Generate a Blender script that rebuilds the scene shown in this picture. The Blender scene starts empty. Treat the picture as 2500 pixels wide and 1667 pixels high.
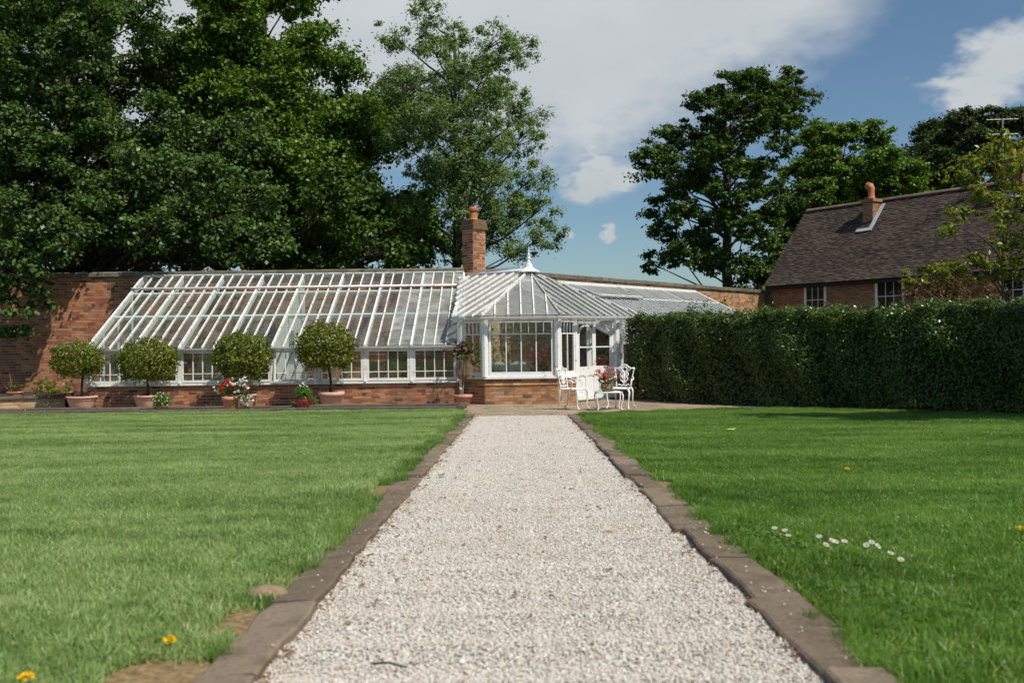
import bpy, bmesh, math, random
import numpy as np
from mathutils import Vector, Matrix
R = math.radians
sc = bpy.context.scene
col = sc.collection

# ------------------------------------------------------------------ camera, sky, sun, exposure
cam_d = bpy.data.cameras.new('camera'); cam = bpy.data.objects.new('camera', cam_d); col.objects.link(cam)
cam_d.sensor_width = 36.0; cam_d.lens = 35.0; cam_d.clip_start = 0.05; cam_d.clip_end = 3000
EYE = 1.52
cam.matrix_world = Matrix.Translation((0, 0, EYE)) @ Matrix.Rotation(R(90), 4, 'X') @ Matrix.Rotation(R(-0.7), 4, 'Z')
cam_d.dof.use_dof = True; cam_d.dof.focus_distance = 24.0; cam_d.dof.aperture_fstop = 3.5
sc.camera = cam
SUN_EL, SUN_A = 55.0, 40.0          # elevation; degrees from the +X axis round towards the viewer
to_sun = Vector((math.cos(R(SUN_EL))*math.cos(R(SUN_A)), -math.cos(R(SUN_EL))*math.sin(R(SUN_A)), math.sin(R(SUN_EL))))
sun_d = bpy.data.lights.new('sun', 'SUN'); sun_d.energy = 5.0; sun_d.angle = R(0.53); sun_d.color = (1.0, 0.925, 0.80)
sun = bpy.data.objects.new('sun', sun_d); col.objects.link(sun)
sun.rotation_euler = to_sun.to_track_quat('Z', 'Y').to_euler(); sun.location = (20, -20, 40)
sc.view_settings.view_transform = 'Standard'; sc.view_settings.look = 'None'
sc.view_settings.exposure = 0.12; sc.view_settings.gamma = 1.0; sc.view_settings.use_curve_mapping = False
sc.cycles.use_denoising = True
sc.cycles.max_bounces = 6; sc.cycles.diffuse_bounces = 3; sc.cycles.glossy_bounces = 2; sc.cycles.use_adaptive_sampling = True; sc.cycles.adaptive_threshold = 0.02
sc.cycles.transmission_bounces = 4; sc.cycles.transparent_max_bounces = 24
sc.cycles.sample_clamp_indirect = 6.0

w = bpy.data.worlds.new('World'); sc.world = w; w.use_nodes = True
nt = w.node_tree; nt.nodes.clear()
def nd(tree, t, **kw):
    n = tree.nodes.new(t)
    for k, v in kw.items(): setattr(n, k, v)
    return n
def wmath(op, a, b=None, c=None, tree=None):
    tree = tree or nt
    n = nd(tree, 'ShaderNodeMath', operation=op)
    for i, v in enumerate((a, b, c)):
        if v is None: continue
        if isinstance(v, (int, float)): n.inputs[i].default_value = v
        else: tree.links.new(v, n.inputs[i])
    return n.outputs[0]
sky = nd(nt, 'ShaderNodeTexSky', sky_type='NISHITA'); sky.sun_disc = False
sky.sun_elevation = R(SUN_EL); sky.sun_rotation = R(90 + SUN_A); sky.air_density = 1.0; sky.dust_density = 0.6; sky.ozone_density = 1.0
tc = nd(nt, 'ShaderNodeTexCoord'); sep = nd(nt, 'ShaderNodeSeparateXYZ'); nt.links.new(tc.outputs['Generated'], sep.inputs[0])
X_, Y_, Z_ = sep.outputs
# broken summer cloud over the whole sky: noise, plus the cloud banks that stand over this garden
mp = nd(nt, 'ShaderNodeMapping'); mp.inputs['Scale'].default_value = (1, 1, 1.9); nt.links.new(tc.outputs['Generated'], mp.inputs[0])
n1 = nd(nt, 'ShaderNodeTexNoise'); n1.inputs['Scale'].default_value = 5.2; n1.inputs['Detail'].default_value = 9; n1.inputs['Roughness'].default_value = 0.52
nt.links.new(mp.outputs[0], n1.inputs[0])
n3 = nd(nt, 'ShaderNodeTexNoise'); n3.inputs['Scale'].default_value = 34; n3.inputs['Detail'].default_value = 7; nt.links.new(mp.outputs[0], n3.inputs[0])
n4 = nd(nt, 'ShaderNodeTexNoise'); n4.inputs['Scale'].default_value = 27; n4.inputs['Detail'].default_value = 6; nt.links.new(mp.outputs[0], n4.inputs[0])
n2 = nd(nt, 'ShaderNodeTexNoise'); n2.inputs['Scale'].default_value = 2.1; n2.inputs['Detail'].default_value = 3
nt.links.new(mp.outputs[0], n2.inputs[0])
az = wmath('ADD', wmath('ARCTAN2', X_, Y_), wmath('MULTIPLY', wmath('SUBTRACT', n3.outputs['Fac'], .5), R(3.4))); el = wmath('ADD', wmath('ARCSINE', Z_), wmath('MULTIPLY', wmath('SUBTRACT', n4.outputs['Fac'], .5), R(2.8)))
def bank(a0, e0, ra, re):
    dx = wmath('MULTIPLY', wmath('SUBTRACT', az, R(a0)), 1/R(ra)); dy = wmath('MULTIPLY', wmath('SUBTRACT', el, R(e0)), 1/R(re))
    d2 = wmath('ADD', wmath('MULTIPLY', dx, dx), wmath('MULTIPLY', dy, dy))
    return wmath('SUBTRACT', 1.0, wmath('SQRT', d2))
banks = [(-14, 20, 30, 12.5), (3.5, 17.6, 14, 9.6), (12, 18.6, 9, 5.6), (19, 22.5, 8, 3.6), (-30, 10, 12, 8), (4.6, 8.8, 2.3, 1.5), (6.0, 9.4, 1.7, 1.3), (5.2, 10.1, 1.6, .9), (3.1, 6.4, .7, .5), (5.3, 5.9, .75, .5),
         (27, 13.9, 3.8, 2.2), (25, 12.7, 3.2, 1.2), (62, 22, 12, 8), (80, 25, 25, 10), (150, 30, 40, 14), (-90, 30, 40, 14)]
m = None
for b in banks:
    v = bank(*b)
    m = v if m is None else wmath('MAXIMUM', m, v)
m = wmath('MAXIMUM', m, -0.6)
dens = wmath('ADD', m, wmath('MULTIPLY', wmath('SUBTRACT', wmath('ADD', wmath('MULTIPLY', n1.outputs['Fac'], .6), wmath('MULTIPLY', n3.outputs['Fac'], .4)), 0.5), 1.25))
mr = nd(nt, 'ShaderNodeMapRange', interpolation_type='SMOOTHSTEP'); nt.links.new(dens, mr.inputs['Value'])
mr.inputs['From Min'].default_value = -0.02; mr.inputs['From Max'].default_value = 0.55; mr.inputs['To Max'].default_value = 0.95
crp = nd(nt, 'ShaderNodeValToRGB'); nt.links.new(wmath('ADD', wmath('MULTIPLY', n2.outputs['Fac'], .55), wmath('MULTIPLY', n1.outputs['Fac'], .45)), crp.inputs[0])
crp.color_ramp.elements[0].position = 0.36; crp.color_ramp.elements[0].color = (6.3, 6.8, 7.1, 1)
crp.color_ramp.elements[1].position = 0.62; crp.color_ramp.elements[1].color = (8.2, 8.6, 8.8, 1)
mixc = nd(nt, 'ShaderNodeMix', data_type='RGBA'); nt.links.new(mr.outputs[0], mixc.inputs[0])
tint = nd(nt, 'ShaderNodeMix', data_type='RGBA', blend_type='MULTIPLY'); tint.inputs[0].default_value = 1.0; tint.inputs[7].default_value = (.86, 1.02, 1.10, 1); nt.links.new(sky.outputs[0], tint.inputs[6]); nt.links.new(tint.outputs[2], mixc.inputs[6]); nt.links.new(crp.outputs[0], mixc.inputs[7])
bg = nd(nt, 'ShaderNodeBackground'); bg.inputs[1].default_value = 0.072; nt.links.new(mixc.outputs[2], bg.inputs[0])
wo = nd(nt, 'ShaderNodeOutputWorld'); nt.links.new(bg.outputs[0], wo.inputs[0])

# ------------------------------------------------------------------ helpers
rnd = random.Random(11)
def setp(o, label=None, cat=None, group=None, kind=None):
    if label: o['label'] = label
    if cat: o['category'] = cat
    if group: o['group'] = group
    if kind: o['kind'] = kind
    return o
def root_of(o):
    while o.parent: o = o.parent
    return o
def empty(name, loc, label=None, cat=None, group=None, rz=0.0, kind=None):
    o = bpy.data.objects.new(name, None); col.objects.link(o); o.location = loc; o.rotation_euler = (0, 0, rz)
    o.empty_display_size = 0.1
    return setp(o, label, cat, group, kind)
class MB:
    """collects faces, then builds one mesh object"""
    def __init__(s): s.v = []; s.f = []
    def add(s, vs, fs):
        b = len(s.v); s.v += [tuple(v) for v in vs]; s.f += [tuple(i + b for i in f) for f in fs]; return s
    def box(s, x0, x1, y0, y1, z0, z1):
        return s.add([(x0,y0,z0),(x1,y0,z0),(x1,y1,z0),(x0,y1,z0),(x0,y0,z1),(x1,y0,z1),(x1,y1,z1),(x0,y1,z1)],
                     [(0,3,2,1),(4,5,6,7),(0,1,5,4),(1,2,6,5),(2,3,7,6),(3,0,4,7)])
    def hexa(s, p):      # 4 lower corners then 4 upper corners
        return s.add(p, [(0,3,2,1),(4,5,6,7),(0,1,5,4),(1,2,6,5),(2,3,7,6),(3,0,4,7)])
    def bar(s, p0, p1, wd, ht, up=(0,0,1), off=0.0):
        p0 = Vector(p0); p1 = Vector(p1); d = (p1-p0).normalized(); side = d.cross(Vector(up))
        if side.length < 1e-5: side = d.cross(Vector((1,0,0)))
        side.normalize(); u = side.cross(d).normalized()
        a = side*wd/2; o = u*off
        return s.hexa([p0-a+o-u*ht/2, p0+a+o-u*ht/2, p1+a+o-u*ht/2, p1-a+o-u*ht/2, p0-a+o+u*ht/2, p0+a+o+u*ht/2, p1+a+o+u*ht/2, p1-a+o+u*ht/2])
    def slab(s, poly, n, t):   # polygon thickened along n
        n = Vector(n).normalized()*t; k = len(poly)
        vs = [Vector(p) for p in poly] + [Vector(p)+n for p in poly]
        fs = [tuple(range(k))[::-1], tuple(range(k, 2*k))] + [(i, (i+1) % k, k+(i+1) % k, k+i) for i in range(k)]
        return s.add(vs, fs)
    def tube(s, pts, rad, n=6, cap=True):
        pts = [Vector(p) for p in pts]; k = len(pts)
        if not hasattr(rad, '__len__'): rad = [rad]*k
        ref = None; rings = []
        for i in range(k):
            d = (pts[min(i+1, k-1)] - pts[max(i-1, 0)])
            d = d.normalized() if d.length > 1e-9 else Vector((0,0,1))
            if ref is None: ref = d.orthogonal().normalized()
            ref = (ref - d*ref.dot(d)); ref = ref.normalized() if ref.length > 1e-6 else d.orthogonal().normalized()
            b = d.cross(ref)
            rings.append([pts[i] + (ref*math.cos(2*math.pi*j/n) + b*math.sin(2*math.pi*j/n))*rad[i] for j in range(n)])
        vs = [p for r in rings for p in r]
        fs = [(i*n+j, i*n+(j+1) % n, (i+1)*n+(j+1) % n, (i+1)*n+j) for i in range(k-1) for j in range(n)]
        if cap: fs += [tuple(range(n))[::-1], tuple((k-1)*n+j for j in range(n))]
        return s.add(vs, fs)
    def lathe(s, prof, n=20, c=(0,0,0)):
        vs = []; fs = []
        for r, z in prof:
            for j in range(n):
                a = 2*math.pi*j/n; vs.append((c[0]+r*math.cos(a), c[1]+r*math.sin(a), c[2]+z))
        for i in range(len(prof)-1):
            for j in range(n): fs.append((i*n+j, i*n+(j+1) % n, (i+1)*n+(j+1) % n, (i+1)*n+j))
        fs.append(tuple(range(n))[::-1]); fs.append(tuple((len(prof)-1)*n+j for j in range(n)))
        return s.add(vs, fs)
    def build(s, name, mat, parent=None, smooth=False, local=False, kind=None, bevel=0.0):
        me = bpy.data.meshes.new(name)
        off = Vector((0,0,0))
        if parent is not None and not local: off = root_of(parent).location
        me.from_pydata([(v[0]-off.x, v[1]-off.y, v[2]-off.z) for v in s.v], [], s.f)
        me.materials.append(mat)
        if smooth: me.polygons.foreach_set('use_smooth', [True]*len(me.polygons))
        me.update()
        o = bpy.data.objects.new(name, me); col.objects.link(o)
        if parent is not None: o.parent = parent
        if kind: o['kind'] = kind
        if bevel:
            bv = o.modifiers.new('edge', 'BEVEL'); bv.width = bevel; bv.segments = 2; bv.limit_method = 'ANGLE'
        return o
def place(name, me, parent, loc, rz=0.0, scale=None):
    o = bpy.data.objects.new(name, me); col.objects.link(o)
    if parent is not None:
        o.parent = parent; loc = Vector(loc) - root_of(parent).location
    o.location = loc; o.rotation_euler = (0, 0, rz)
    if scale: o.scale = scale
    return o
def copy_tree(o, parent=None):
    c = o.copy(); col.objects.link(c); c.parent = parent
    for ch in o.children: copy_tree(ch, c)
    return c
def G(y):        # the garden falls gently towards the glasshouse
    return max(0.0, 0.0226*(23.0-y))

# ------------------------------------------------------------------ materials
def new_mat(name):
    m = bpy.data.materials.new(name); m.use_nodes = True; t = m.node_tree; t.nodes.clear()
    out = nd(t, 'ShaderNodeOutputMaterial'); return m, t, out
def ramp(t, src, stops, interp='LINEAR'):
    r = nd(t, 'ShaderNodeValToRGB'); t.links.new(src, r.inputs[0]); r.color_ramp.interpolation = interp
    e = r.color_ramp.elements
    while len(e) < len(stops): e.new(0.5)
    for i, (p, c) in enumerate(stops): e[i].position = p; e[i].color = (*c, 1)
    return r.outputs[0]
def noise(t, scale, detail=4, rough=.55, coord='Object', stretch=None):
    c = nd(t, 'ShaderNodeTexCoord'); n = nd(t, 'ShaderNodeTexNoise'); n.inputs['Scale'].default_value = scale
    n.inputs['Detail'].default_value = detail; n.inputs['Roughness'].default_value = rough
    src = c.outputs[coord]
    if coord == 'World':
        g = nd(t, 'ShaderNodeNewGeometry'); src = g.outputs['Position']
    if stretch:
        mpp = nd(t, 'ShaderNodeMapping'); mpp.inputs['Scale'].default_value = stretch; t.links.new(src, mpp.inputs[0]); src = mpp.outputs[0]
    t.links.new(src, n.inputs[0]); return n.outputs['Fac']
def wnoise(t, scale, detail=4, rough=.55, stretch=None):
    g = nd(t, 'ShaderNodeNewGeometry'); n = nd(t, 'ShaderNodeTexNoise'); n.inputs['Scale'].default_value = scale
    n.inputs['Detail'].default_value = detail; n.inputs['Roughness'].default_value = rough
    src = g.outputs['Position']
    if stretch:
        mpp = nd(t, 'ShaderNodeMapping'); mpp.inputs['Scale'].default_value = stretch[:3]; t.links.new(src, mpp.inputs[0]); src = mpp.outputs[0]
        if len(stretch) > 3: mpp.inputs['Rotation'].default_value = (0, 0, stretch[3])
    t.links.new(src, n.inputs[0]); return n.outputs['Fac']
def mixcol(t, fac, a, b, mode='MIX'):
    n = nd(t, 'ShaderNodeMix', data_type='RGBA', blend_type=mode)
    for i, v in ((0, fac), (6, a), (7, b)):
        if isinstance(v, (int, float)): n.inputs[i].default_value = v
        elif isinstance(v, tuple): n.inputs[i].default_value = (*v, 1)
        else: t.links.new(v, n.inputs[i])
    return n.outputs[2]
def bump(t, h, strength=.4, dist=.01):
    b = nd(t, 'ShaderNodeBump'); b.inputs['Strength'].default_value = strength; b.inputs['Distance'].default_value = dist
    t.links.new(h, b.inputs['Height']); return b.outputs[0]
def principled(t, out, color, rough=.7, spec=.3, nrm=None, metal=0.0):
    p = nd(t, 'ShaderNodeBsdfPrincipled')
    if isinstance(color, tuple): p.inputs['Base Color'].default_value = (*color, 1)
    else: t.links.new(color, p.inputs['Base Color'])
    if isinstance(rough, (int, float)): p.inputs['Roughness'].default_value = rough
    else: t.links.new(rough, p.inputs['Roughness'])
    p.inputs['Specular IOR Level'].default_value = spec; p.inputs['Metallic'].default_value = metal
    if nrm is not None: t.links.new(nrm, p.inputs['Normal'])
    if out is not None: t.links.new(p.outputs[0], out.inputs[0])
    return p.outputs[0]
def mat_island(name, stops, rough=.8, src='island', grime=None, gscale=3.0, bscale=60, bstr=.35, spec=.25):
    """colour varies from piece to piece, with grain and weathering over it"""
    m, t, out = new_mat(name)
    if src == 'island': s = nd(t, 'ShaderNodeNewGeometry').outputs['Random Per Island']
    else: s = nd(t, 'ShaderNodeObjectInfo').outputs['Random']
    c = ramp(t, s, stops)
    n = wnoise(t, bscale, 4)
    c = mixcol(t, .45, c, ramp(t, n, [(.3, (.45,.45,.45)), (.7, (1.25,1.25,1.25))]), 'MULTIPLY')
    if grime:
        g = wnoise(t, gscale, 5, .6)
        f = ramp(t, g, [(.48, (0,0,0)), (.68, (1,1,1))])
        c = mixcol(t, wmath('MULTIPLY', f, grime[1], tree=t), c, grime[0])
    principled(t, out, c, rough, spec, bump(t, n, bstr, .006))
    return m
def mat_plain(name, color, rough=.6, spec=.4, var=.25, scale=20, bstr=.15, dirt=None, metal=0.0):
    m, t, out = new_mat(name)
    n = wnoise(t, scale, 5, .6)
    lo = tuple(c*(1-var) for c in color); hi = tuple(min(1, c*(1+var)) for c in color)
    c = ramp(t, n, [(.3, lo), (.7, hi)])
    if dirt:
        dn = wnoise(t, dirt[1], 6, .68); f = ramp(t, dn, [(dirt[2], (0,0,0)), (dirt[2]+.09, (1,1,1))])
        c = mixcol(t, wmath('MULTIPLY', f, dirt[3], tree=t), c, dirt[0])
    principled(t, out, c, rough, spec, bump(t, n, bstr, .004), metal)
    return m
def mat_leaf(name, dark, light, rough=.45, trans=.3, spec=.2, patch=.6, hue=None):
    m, t, out = new_mat(name)
    r = nd(t, 'ShaderNodeNewGeometry').outputs['Random Per Island']
    n = wnoise(t, patch, 3)
    stops = [(0, dark), (.85, light)] if not hue else [(0, dark), (.75, light), (.93, light), (.97, hue)]
    c = ramp(t, wmath('ADD', wmath('MULTIPLY', r, .7), wmath('MULTIPLY', n, .3), tree=t), stops) if not hue else ramp(t, r, stops)
    a = principled(t, None, c, rough, spec)
    tr = nd(t, 'ShaderNodeBsdfTranslucent'); c2 = mixcol(t, 1.0, c, (1.5, 1.7, .6), 'MULTIPLY'); t.links.new(c2, tr.inputs[0])
    mx = nd(t, 'ShaderNodeMixShader'); mx.inputs[0].default_value = trans
    t.links.new(a, mx.inputs[1]); t.links.new(tr.outputs[0], mx.inputs[2]); t.links.new(mx.outputs[0], out.inputs[0])
    return m
def mat_glass(name, haze=(.55,.6,.58), hz=.10, tint=(.93,.96,.94), streak=6.0):
    """clear sheet glass with a film of dust"""
    m, t, out = new_mat(name)
    tr = nd(t, 'ShaderNodeBsdfTransparent'); tr.inputs[0].default_value = (*tint, 1)
    gl = nd(t, 'ShaderNodeBsdfGlossy'); gl.inputs['Roughness'].default_value = .03
    gm = nd(t, 'ShaderNodeNewGeometry'); dt = nd(t, 'ShaderNodeVectorMath', operation='DOT_PRODUCT'); t.links.new(gm.outputs['Normal'], dt.inputs[0]); t.links.new(gm.outputs['Incoming'], dt.inputs[1])
    ca = wmath('ABSOLUTE', dt.outputs['Value'], tree=t)        # Schlick reflectance, the same on both faces of the sheet
    frs = wmath('ADD', wmath('MULTIPLY', wmath('POWER', wmath('SUBTRACT', 1.0, ca, tree=t), 5.0, tree=t), .6, tree=t), .035, tree=t)
    m1 = nd(t, 'ShaderNodeMixShader'); t.links.new(frs, m1.inputs[0]); t.links.new(tr.outputs[0], m1.inputs[1]); t.links.new(gl.outputs[0], m1.inputs[2])
    df = nd(t, 'ShaderNodeBsdfDiffuse'); df.inputs[0].default_value = (*haze, 1)
    tl = nd(t, 'ShaderNodeBsdfTranslucent'); tl.inputs[0].default_value = (*haze, 1)
    m2 = nd(t, 'ShaderNodeMixShader'); m2.inputs[0].default_value = .5; t.links.new(df.outputs[0], m2.inputs[1]); t.links.new(tl.outputs[0], m2.inputs[2])
    n = wnoise(t, streak, 5, .6); f = ramp(t, n, [(.3, (.35,.35,.35)), (.75, (1.6,1.6,1.6))])
    rr = nd(t, 'ShaderNodeObjectInfo').outputs['Random']
    f = wmath('MULTIPLY', wmath('MULTIPLY', f, hz, tree=t), wmath('ADD', wmath('MULTIPLY', rr, .9, tree=t), .55, tree=t), tree=t)
    m3 = nd(t, 'ShaderNodeMixShader'); t.links.new(f, m3.inputs[0]); t.links.new(m1.outputs[0], m3.inputs[1]); t.links.new(m2.outputs[0], m3.inputs[2])
    t.links.new(m3.outputs[0], out.inputs[0]); return m

MORTAR = mat_plain('mortar', (.50,.42,.32), .95, .1, .3, 30, .3)
RED = [(0,(.10,.055,.04)), (.12,(.26,.10,.055)), (.35,(.36,.135,.07)), (.6,(.44,.175,.09)), (.82,(.50,.235,.125)), (1,(.36,.22,.14))]
BUFF = [(0,(.22,.12,.08)), (.2,(.42,.21,.11)), (.55,(.52,.29,.15)), (.85,(.58,.36,.20)), (1,(.46,.33,.22))]
PAV = [(0,(.16,.10,.07)), (.15,(.34,.16,.08)), (.45,(.42,.20,.095)), (.7,(.50,.25,.10)), (.85,(.52,.33,.19)), (1,(.30,.26,.22))]
GRIME = ((.07,.055,.04), .55)
BR_O = mat_island('red_brick', RED, src='object', grime=GRIME, gscale=1.6)
BR_S = mat_island('red_brickwork', RED, src='island', grime=GRIME, gscale=1.6)
BF_O = mat_island('buff_brick', BUFF, src='object', grime=GRIME, gscale=1.2)
BF_S = mat_island('buff_brickwork', BUFF, src='island', grime=GRIME, gscale=1.2)
BP_O = mat_island('ochre_brick', PAV, src='object', grime=((.06,.05,.04), .7), gscale=2.2)
BP_S = mat_island('ochre_brickwork', PAV, src='island', grime=((.06,.05,.04), .7), gscale=2.2)
STONE = mat_island('coping_stone', [(0,(.13,.115,.09)), (1,(.20,.18,.14))], src='object', grime=((.05,.05,.03), .7), gscale=4, bscale=40, bstr=.6)
KERB = mat_island('kerb_stone', [(0,(.135,.105,.075)), (1,(.215,.170,.125))], src='object', grime=((.075,.06,.042), .65), gscale=5, bscale=38, bstr=.9)
TIMBER = mat_island('old_kerb', [(0,(.075,.062,.05)), (1,(.12,.10,.08))], src='object', grime=((.20,.18,.15), .35), gscale=7, bscale=45, bstr=.8)
WHITE = mat_plain('white_paint', (.74,.76,.77), .5, .4, .05, 9, .12, dirt=((.34,.31,.26), 7.0, .57, .75))
OLDWHITE = mat_plain('flaking_white_paint', (.66,.68,.68), .6, .3, .10, 14, .3, dirt=((.17,.15,.115), 11.0, .535, .8))
GREYBAR = mat_plain('weathered_glazing_bar', (.34,.34,.32), .7, .3, .25, 14, .3, dirt=((.06,.055,.045), 9.0, .55, .85))
IRONW = mat_plain('white_enamelled_iron', (.80,.80,.80), .4, .5, .04, 30, .1, dirt=((.35,.28,.2), 30.0, .66, .6))
GLASS = mat_glass('window_glass', hz=.022)
ROOFGLASS = mat_glass('dusty_roof_glass', haze=(.52,.56,.53), hz=.095)
FROST = mat_glass('whitewashed_glass', haze=(.58,.61,.60), hz=.42, streak=3.0)
def mat_wash(name, c, tr=.25):
    m, t, out = new_mat(name)
    n = wnoise(t, 5.0, 6, .65); rr = nd(t, 'ShaderNodeObjectInfo').outputs['Random']
    cc = ramp(t, wmath('ADD', wmath('MULTIPLY', n, .7, tree=t), wmath('MULTIPLY', rr, .3, tree=t), tree=t), [(.3, tuple(x*.66 for x in c)), (.7, c)])
    p = principled(t, None, cc, .35, .5)
    tl = nd(t, 'ShaderNodeBsdfTranslucent'); t.links.new(cc, tl.inputs[0])
    a = nd(t, 'ShaderNodeMixShader'); a.inputs[0].default_value = .35; t.links.new(p, a.inputs[1]); t.links.new(tl.outputs[0], a.inputs[2])
    tp = nd(t, 'ShaderNodeBsdfTransparent'); b = nd(t, 'ShaderNodeMixShader'); b.inputs[0].default_value = tr
    t.links.new(a.outputs[0], b.inputs[1]); t.links.new(tp.outputs[0], b.inputs[2]); t.links.new(b.outputs[0], out.inputs[0]); return m
WASH = mat_wash('limewashed_roof_pane', (.66,.69,.69), .66)
WASHG = mat_wash('grey_roof_pane', (.47,.49,.49), .10)
LEAD = mat_plain('lead_flashing', (.33,.37,.42), .5, .4, .2, 8, .2)
TERRA = mat_plain('terracotta', (.50,.24,.16), .8, .2, .12, 10, .15, dirt=((.40,.33,.28), 9.0, .6, .35))
TERRA2 = mat_plain('pale_terracotta', (.56,.33,.26), .8, .2, .1, 10, .15, dirt=((.45,.38,.33), 9.0, .6, .35))
TERRAD = mat_plain('orange_chimney_clay', (.45,.18,.09), .85, .2, .2, 9, .3, dirt=((.09,.07,.05), 6.0, .55, .7))
REDGLAZE = mat_plain('red_glazed_clay', (.17,.018,.012), .15, .6, .15, 8, .02)
GREENCLAY = mat_plain('mossy_clay', (.24,.19,.10), .9, .2, .35, 22, .4)
SOIL = mat_plain('soil', (.05,.035,.025), .95, .1, .3, 40, .6)
BARK = mat_plain('bark', (.055,.043,.032), .9, .15, .4, 9, .7)
BARK2 = mat_plain('pale_bark', (.13,.10,.07), .9, .15, .3, 20, .5)
TWIG = mat_plain('dry_twig', (.30,.20,.13), .85, .15, .25, 30, .2)
L_TREE = mat_leaf('sycamore_leaf', (.024,.050,.008), (.095,.165,.024), .42, .2)
L_MAPLE = mat_leaf('maple_leaf', (.024,.048,.013), (.078,.130,.038), .4, .2)
L_ASH = mat_leaf('ash_leaf', (.050,.085,.028), (.145,.21,.078), .42, .28)
L_DARK = mat_leaf('dark_tree_leaf', (.018,.038,.008), (.058,.105,.020), .42, .18)
L_FAR = mat_leaf('dull_tree_leaf', (.018,.032,.012), (.046,.070,.022), .5, .2)
L_HEDGE = mat_leaf('hedge_leaf', (.010,.024,.005), (.070,.115,.022), .36, .10, .4)
L_BAY = mat_leaf('bay_leaf', (.035,.058,.005), (.17,.20,.022), .40, .22, .28, hue=(.26,.27,.06))
L_YG = mat_leaf('yellow_green_leaf', (.07,.10,.008), (.21,.25,.03), .35, .35, .4, hue=(.28,.09,.04))
L_BRONZE = mat_leaf('bronze_leaf', (.05,.03,.015), (.14,.075,.03), .5, .25, .3, hue=(.22,.06,.05))
L_GREEN = mat_leaf('fresh_leaf', (.04,.09,.012), (.10,.19,.035), .4, .3)
L_OLIVE = mat_leaf('olive_leaf', (.05,.065,.012), (.13,.14,.03), .45, .3, hue=(.20,.08,.03))
def mat_petal(name, a, b, tr=.3):
    m, t, out = new_mat(name)
    r = nd(t, 'ShaderNodeNewGeometry').outputs['Random Per Island']; c = ramp(t, r, [(0, a), (1, b)])
    p = principled(t, None, c, .6, .25); tl = nd(t, 'ShaderNodeBsdfTranslucent'); t.links.new(c, tl.inputs[0])
    mx = nd(t, 'ShaderNodeMixShader'); mx.inputs[0].default_value = tr; t.links.new(p, mx.inputs[1]); t.links.new(tl.outputs[0], mx.inputs[2]); t.links.new(mx.outputs[0], out.inputs[0]); return m
P_RED = mat_petal('red_petal', (.60,.015,.01), (.85,.06,.02))
P_WHITE = mat_petal('white_petal', (.75,.72,.70), (.85,.85,.83))
P_PINK = mat_petal('pink_petal', (.75,.05,.12), (.90,.20,.27))
P_CORAL = mat_petal('coral_petal', (.62,.12,.07), (.82,.33,.22))
P_YEL = mat_petal('yellow_petal', (.85,.50,.01), (.95,.66,.02))

# ------------------------------------------------------------------ leaf scatter
nr = np.random.default_rng(5)
def unit(a): return a/np.maximum(np.linalg.norm(a, axis=1, keepdims=True), 1e-9)
def leaf_obj(name, pos, nrm, size, mat, parent, aspect=.5, fold=.3, local=False, tang=None):
    N = len(pos); pos = np.asarray(pos, dtype=np.float64); nrm = unit(np.asarray(nrm, dtype=np.float64))
    rv = nr.normal(size=(N, 3)) if tang is None else tang + .35*nr.normal(size=(N, 3))
    tg = unit(rv - nrm*np.sum(rv*nrm, axis=1, keepdims=True)); bt = np.cross(nrm, tg)
    L = size[:, None]; W = L*aspect*.5
    v = np.empty((N, 4, 3))
    v[:, 0] = pos - tg*L*.5; v[:, 1] = pos + bt*W + nrm*W*fold - tg*L*.05
    v[:, 2] = pos + tg*L*.5 - nrm*L*.10; v[:, 3] = pos - bt*W + nrm*W*fold - tg*L*.05
    if parent is not None and not local: v -= np.array(root_of(parent).location)
    me = bpy.data.meshes.new(name); me.vertices.add(N*4); me.vertices.foreach_set('co', v.reshape(-1).astype(np.float32))
    me.loops.add(N*4); me.loops.foreach_set('vertex_index', np.arange(N*4, dtype=np.int32))
    me.polygons.add(N); me.polygons.foreach_set('loop_start', np.arange(0, N*4, 4, dtype=np.int32))
    me.update(calc_edges=True); me.validate(); me.materials.append(mat)
    o = bpy.data.objects.new(name, me); col.objects.link(o)
    if parent is not None: o.parent = parent
    return o
def sphere_dirs(n, up=0.0):
    d = unit(nr.normal(size=(n, 3))); d[:, 2] += up; return unit(d)
def clump_leaves(centres, cr, per, flat=.55, upb=.7, out_from=None):
    """leaves round each clump centre"""
    c = np.repeat(np.asarray(centres), per, axis=0); r = np.repeat(np.asarray(cr), per)[:, None]
    d = sphere_dirs(len(c)); rad = np.abs(nr.normal(.55, .33, size=(len(c), 1)))
    off = d*rad*r*np.array([1, 1, flat]); n = d*.55 + np.array([0, 0, upb]) + .55*nr.normal(size=(len(c), 3))
    return c + off, n
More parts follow.
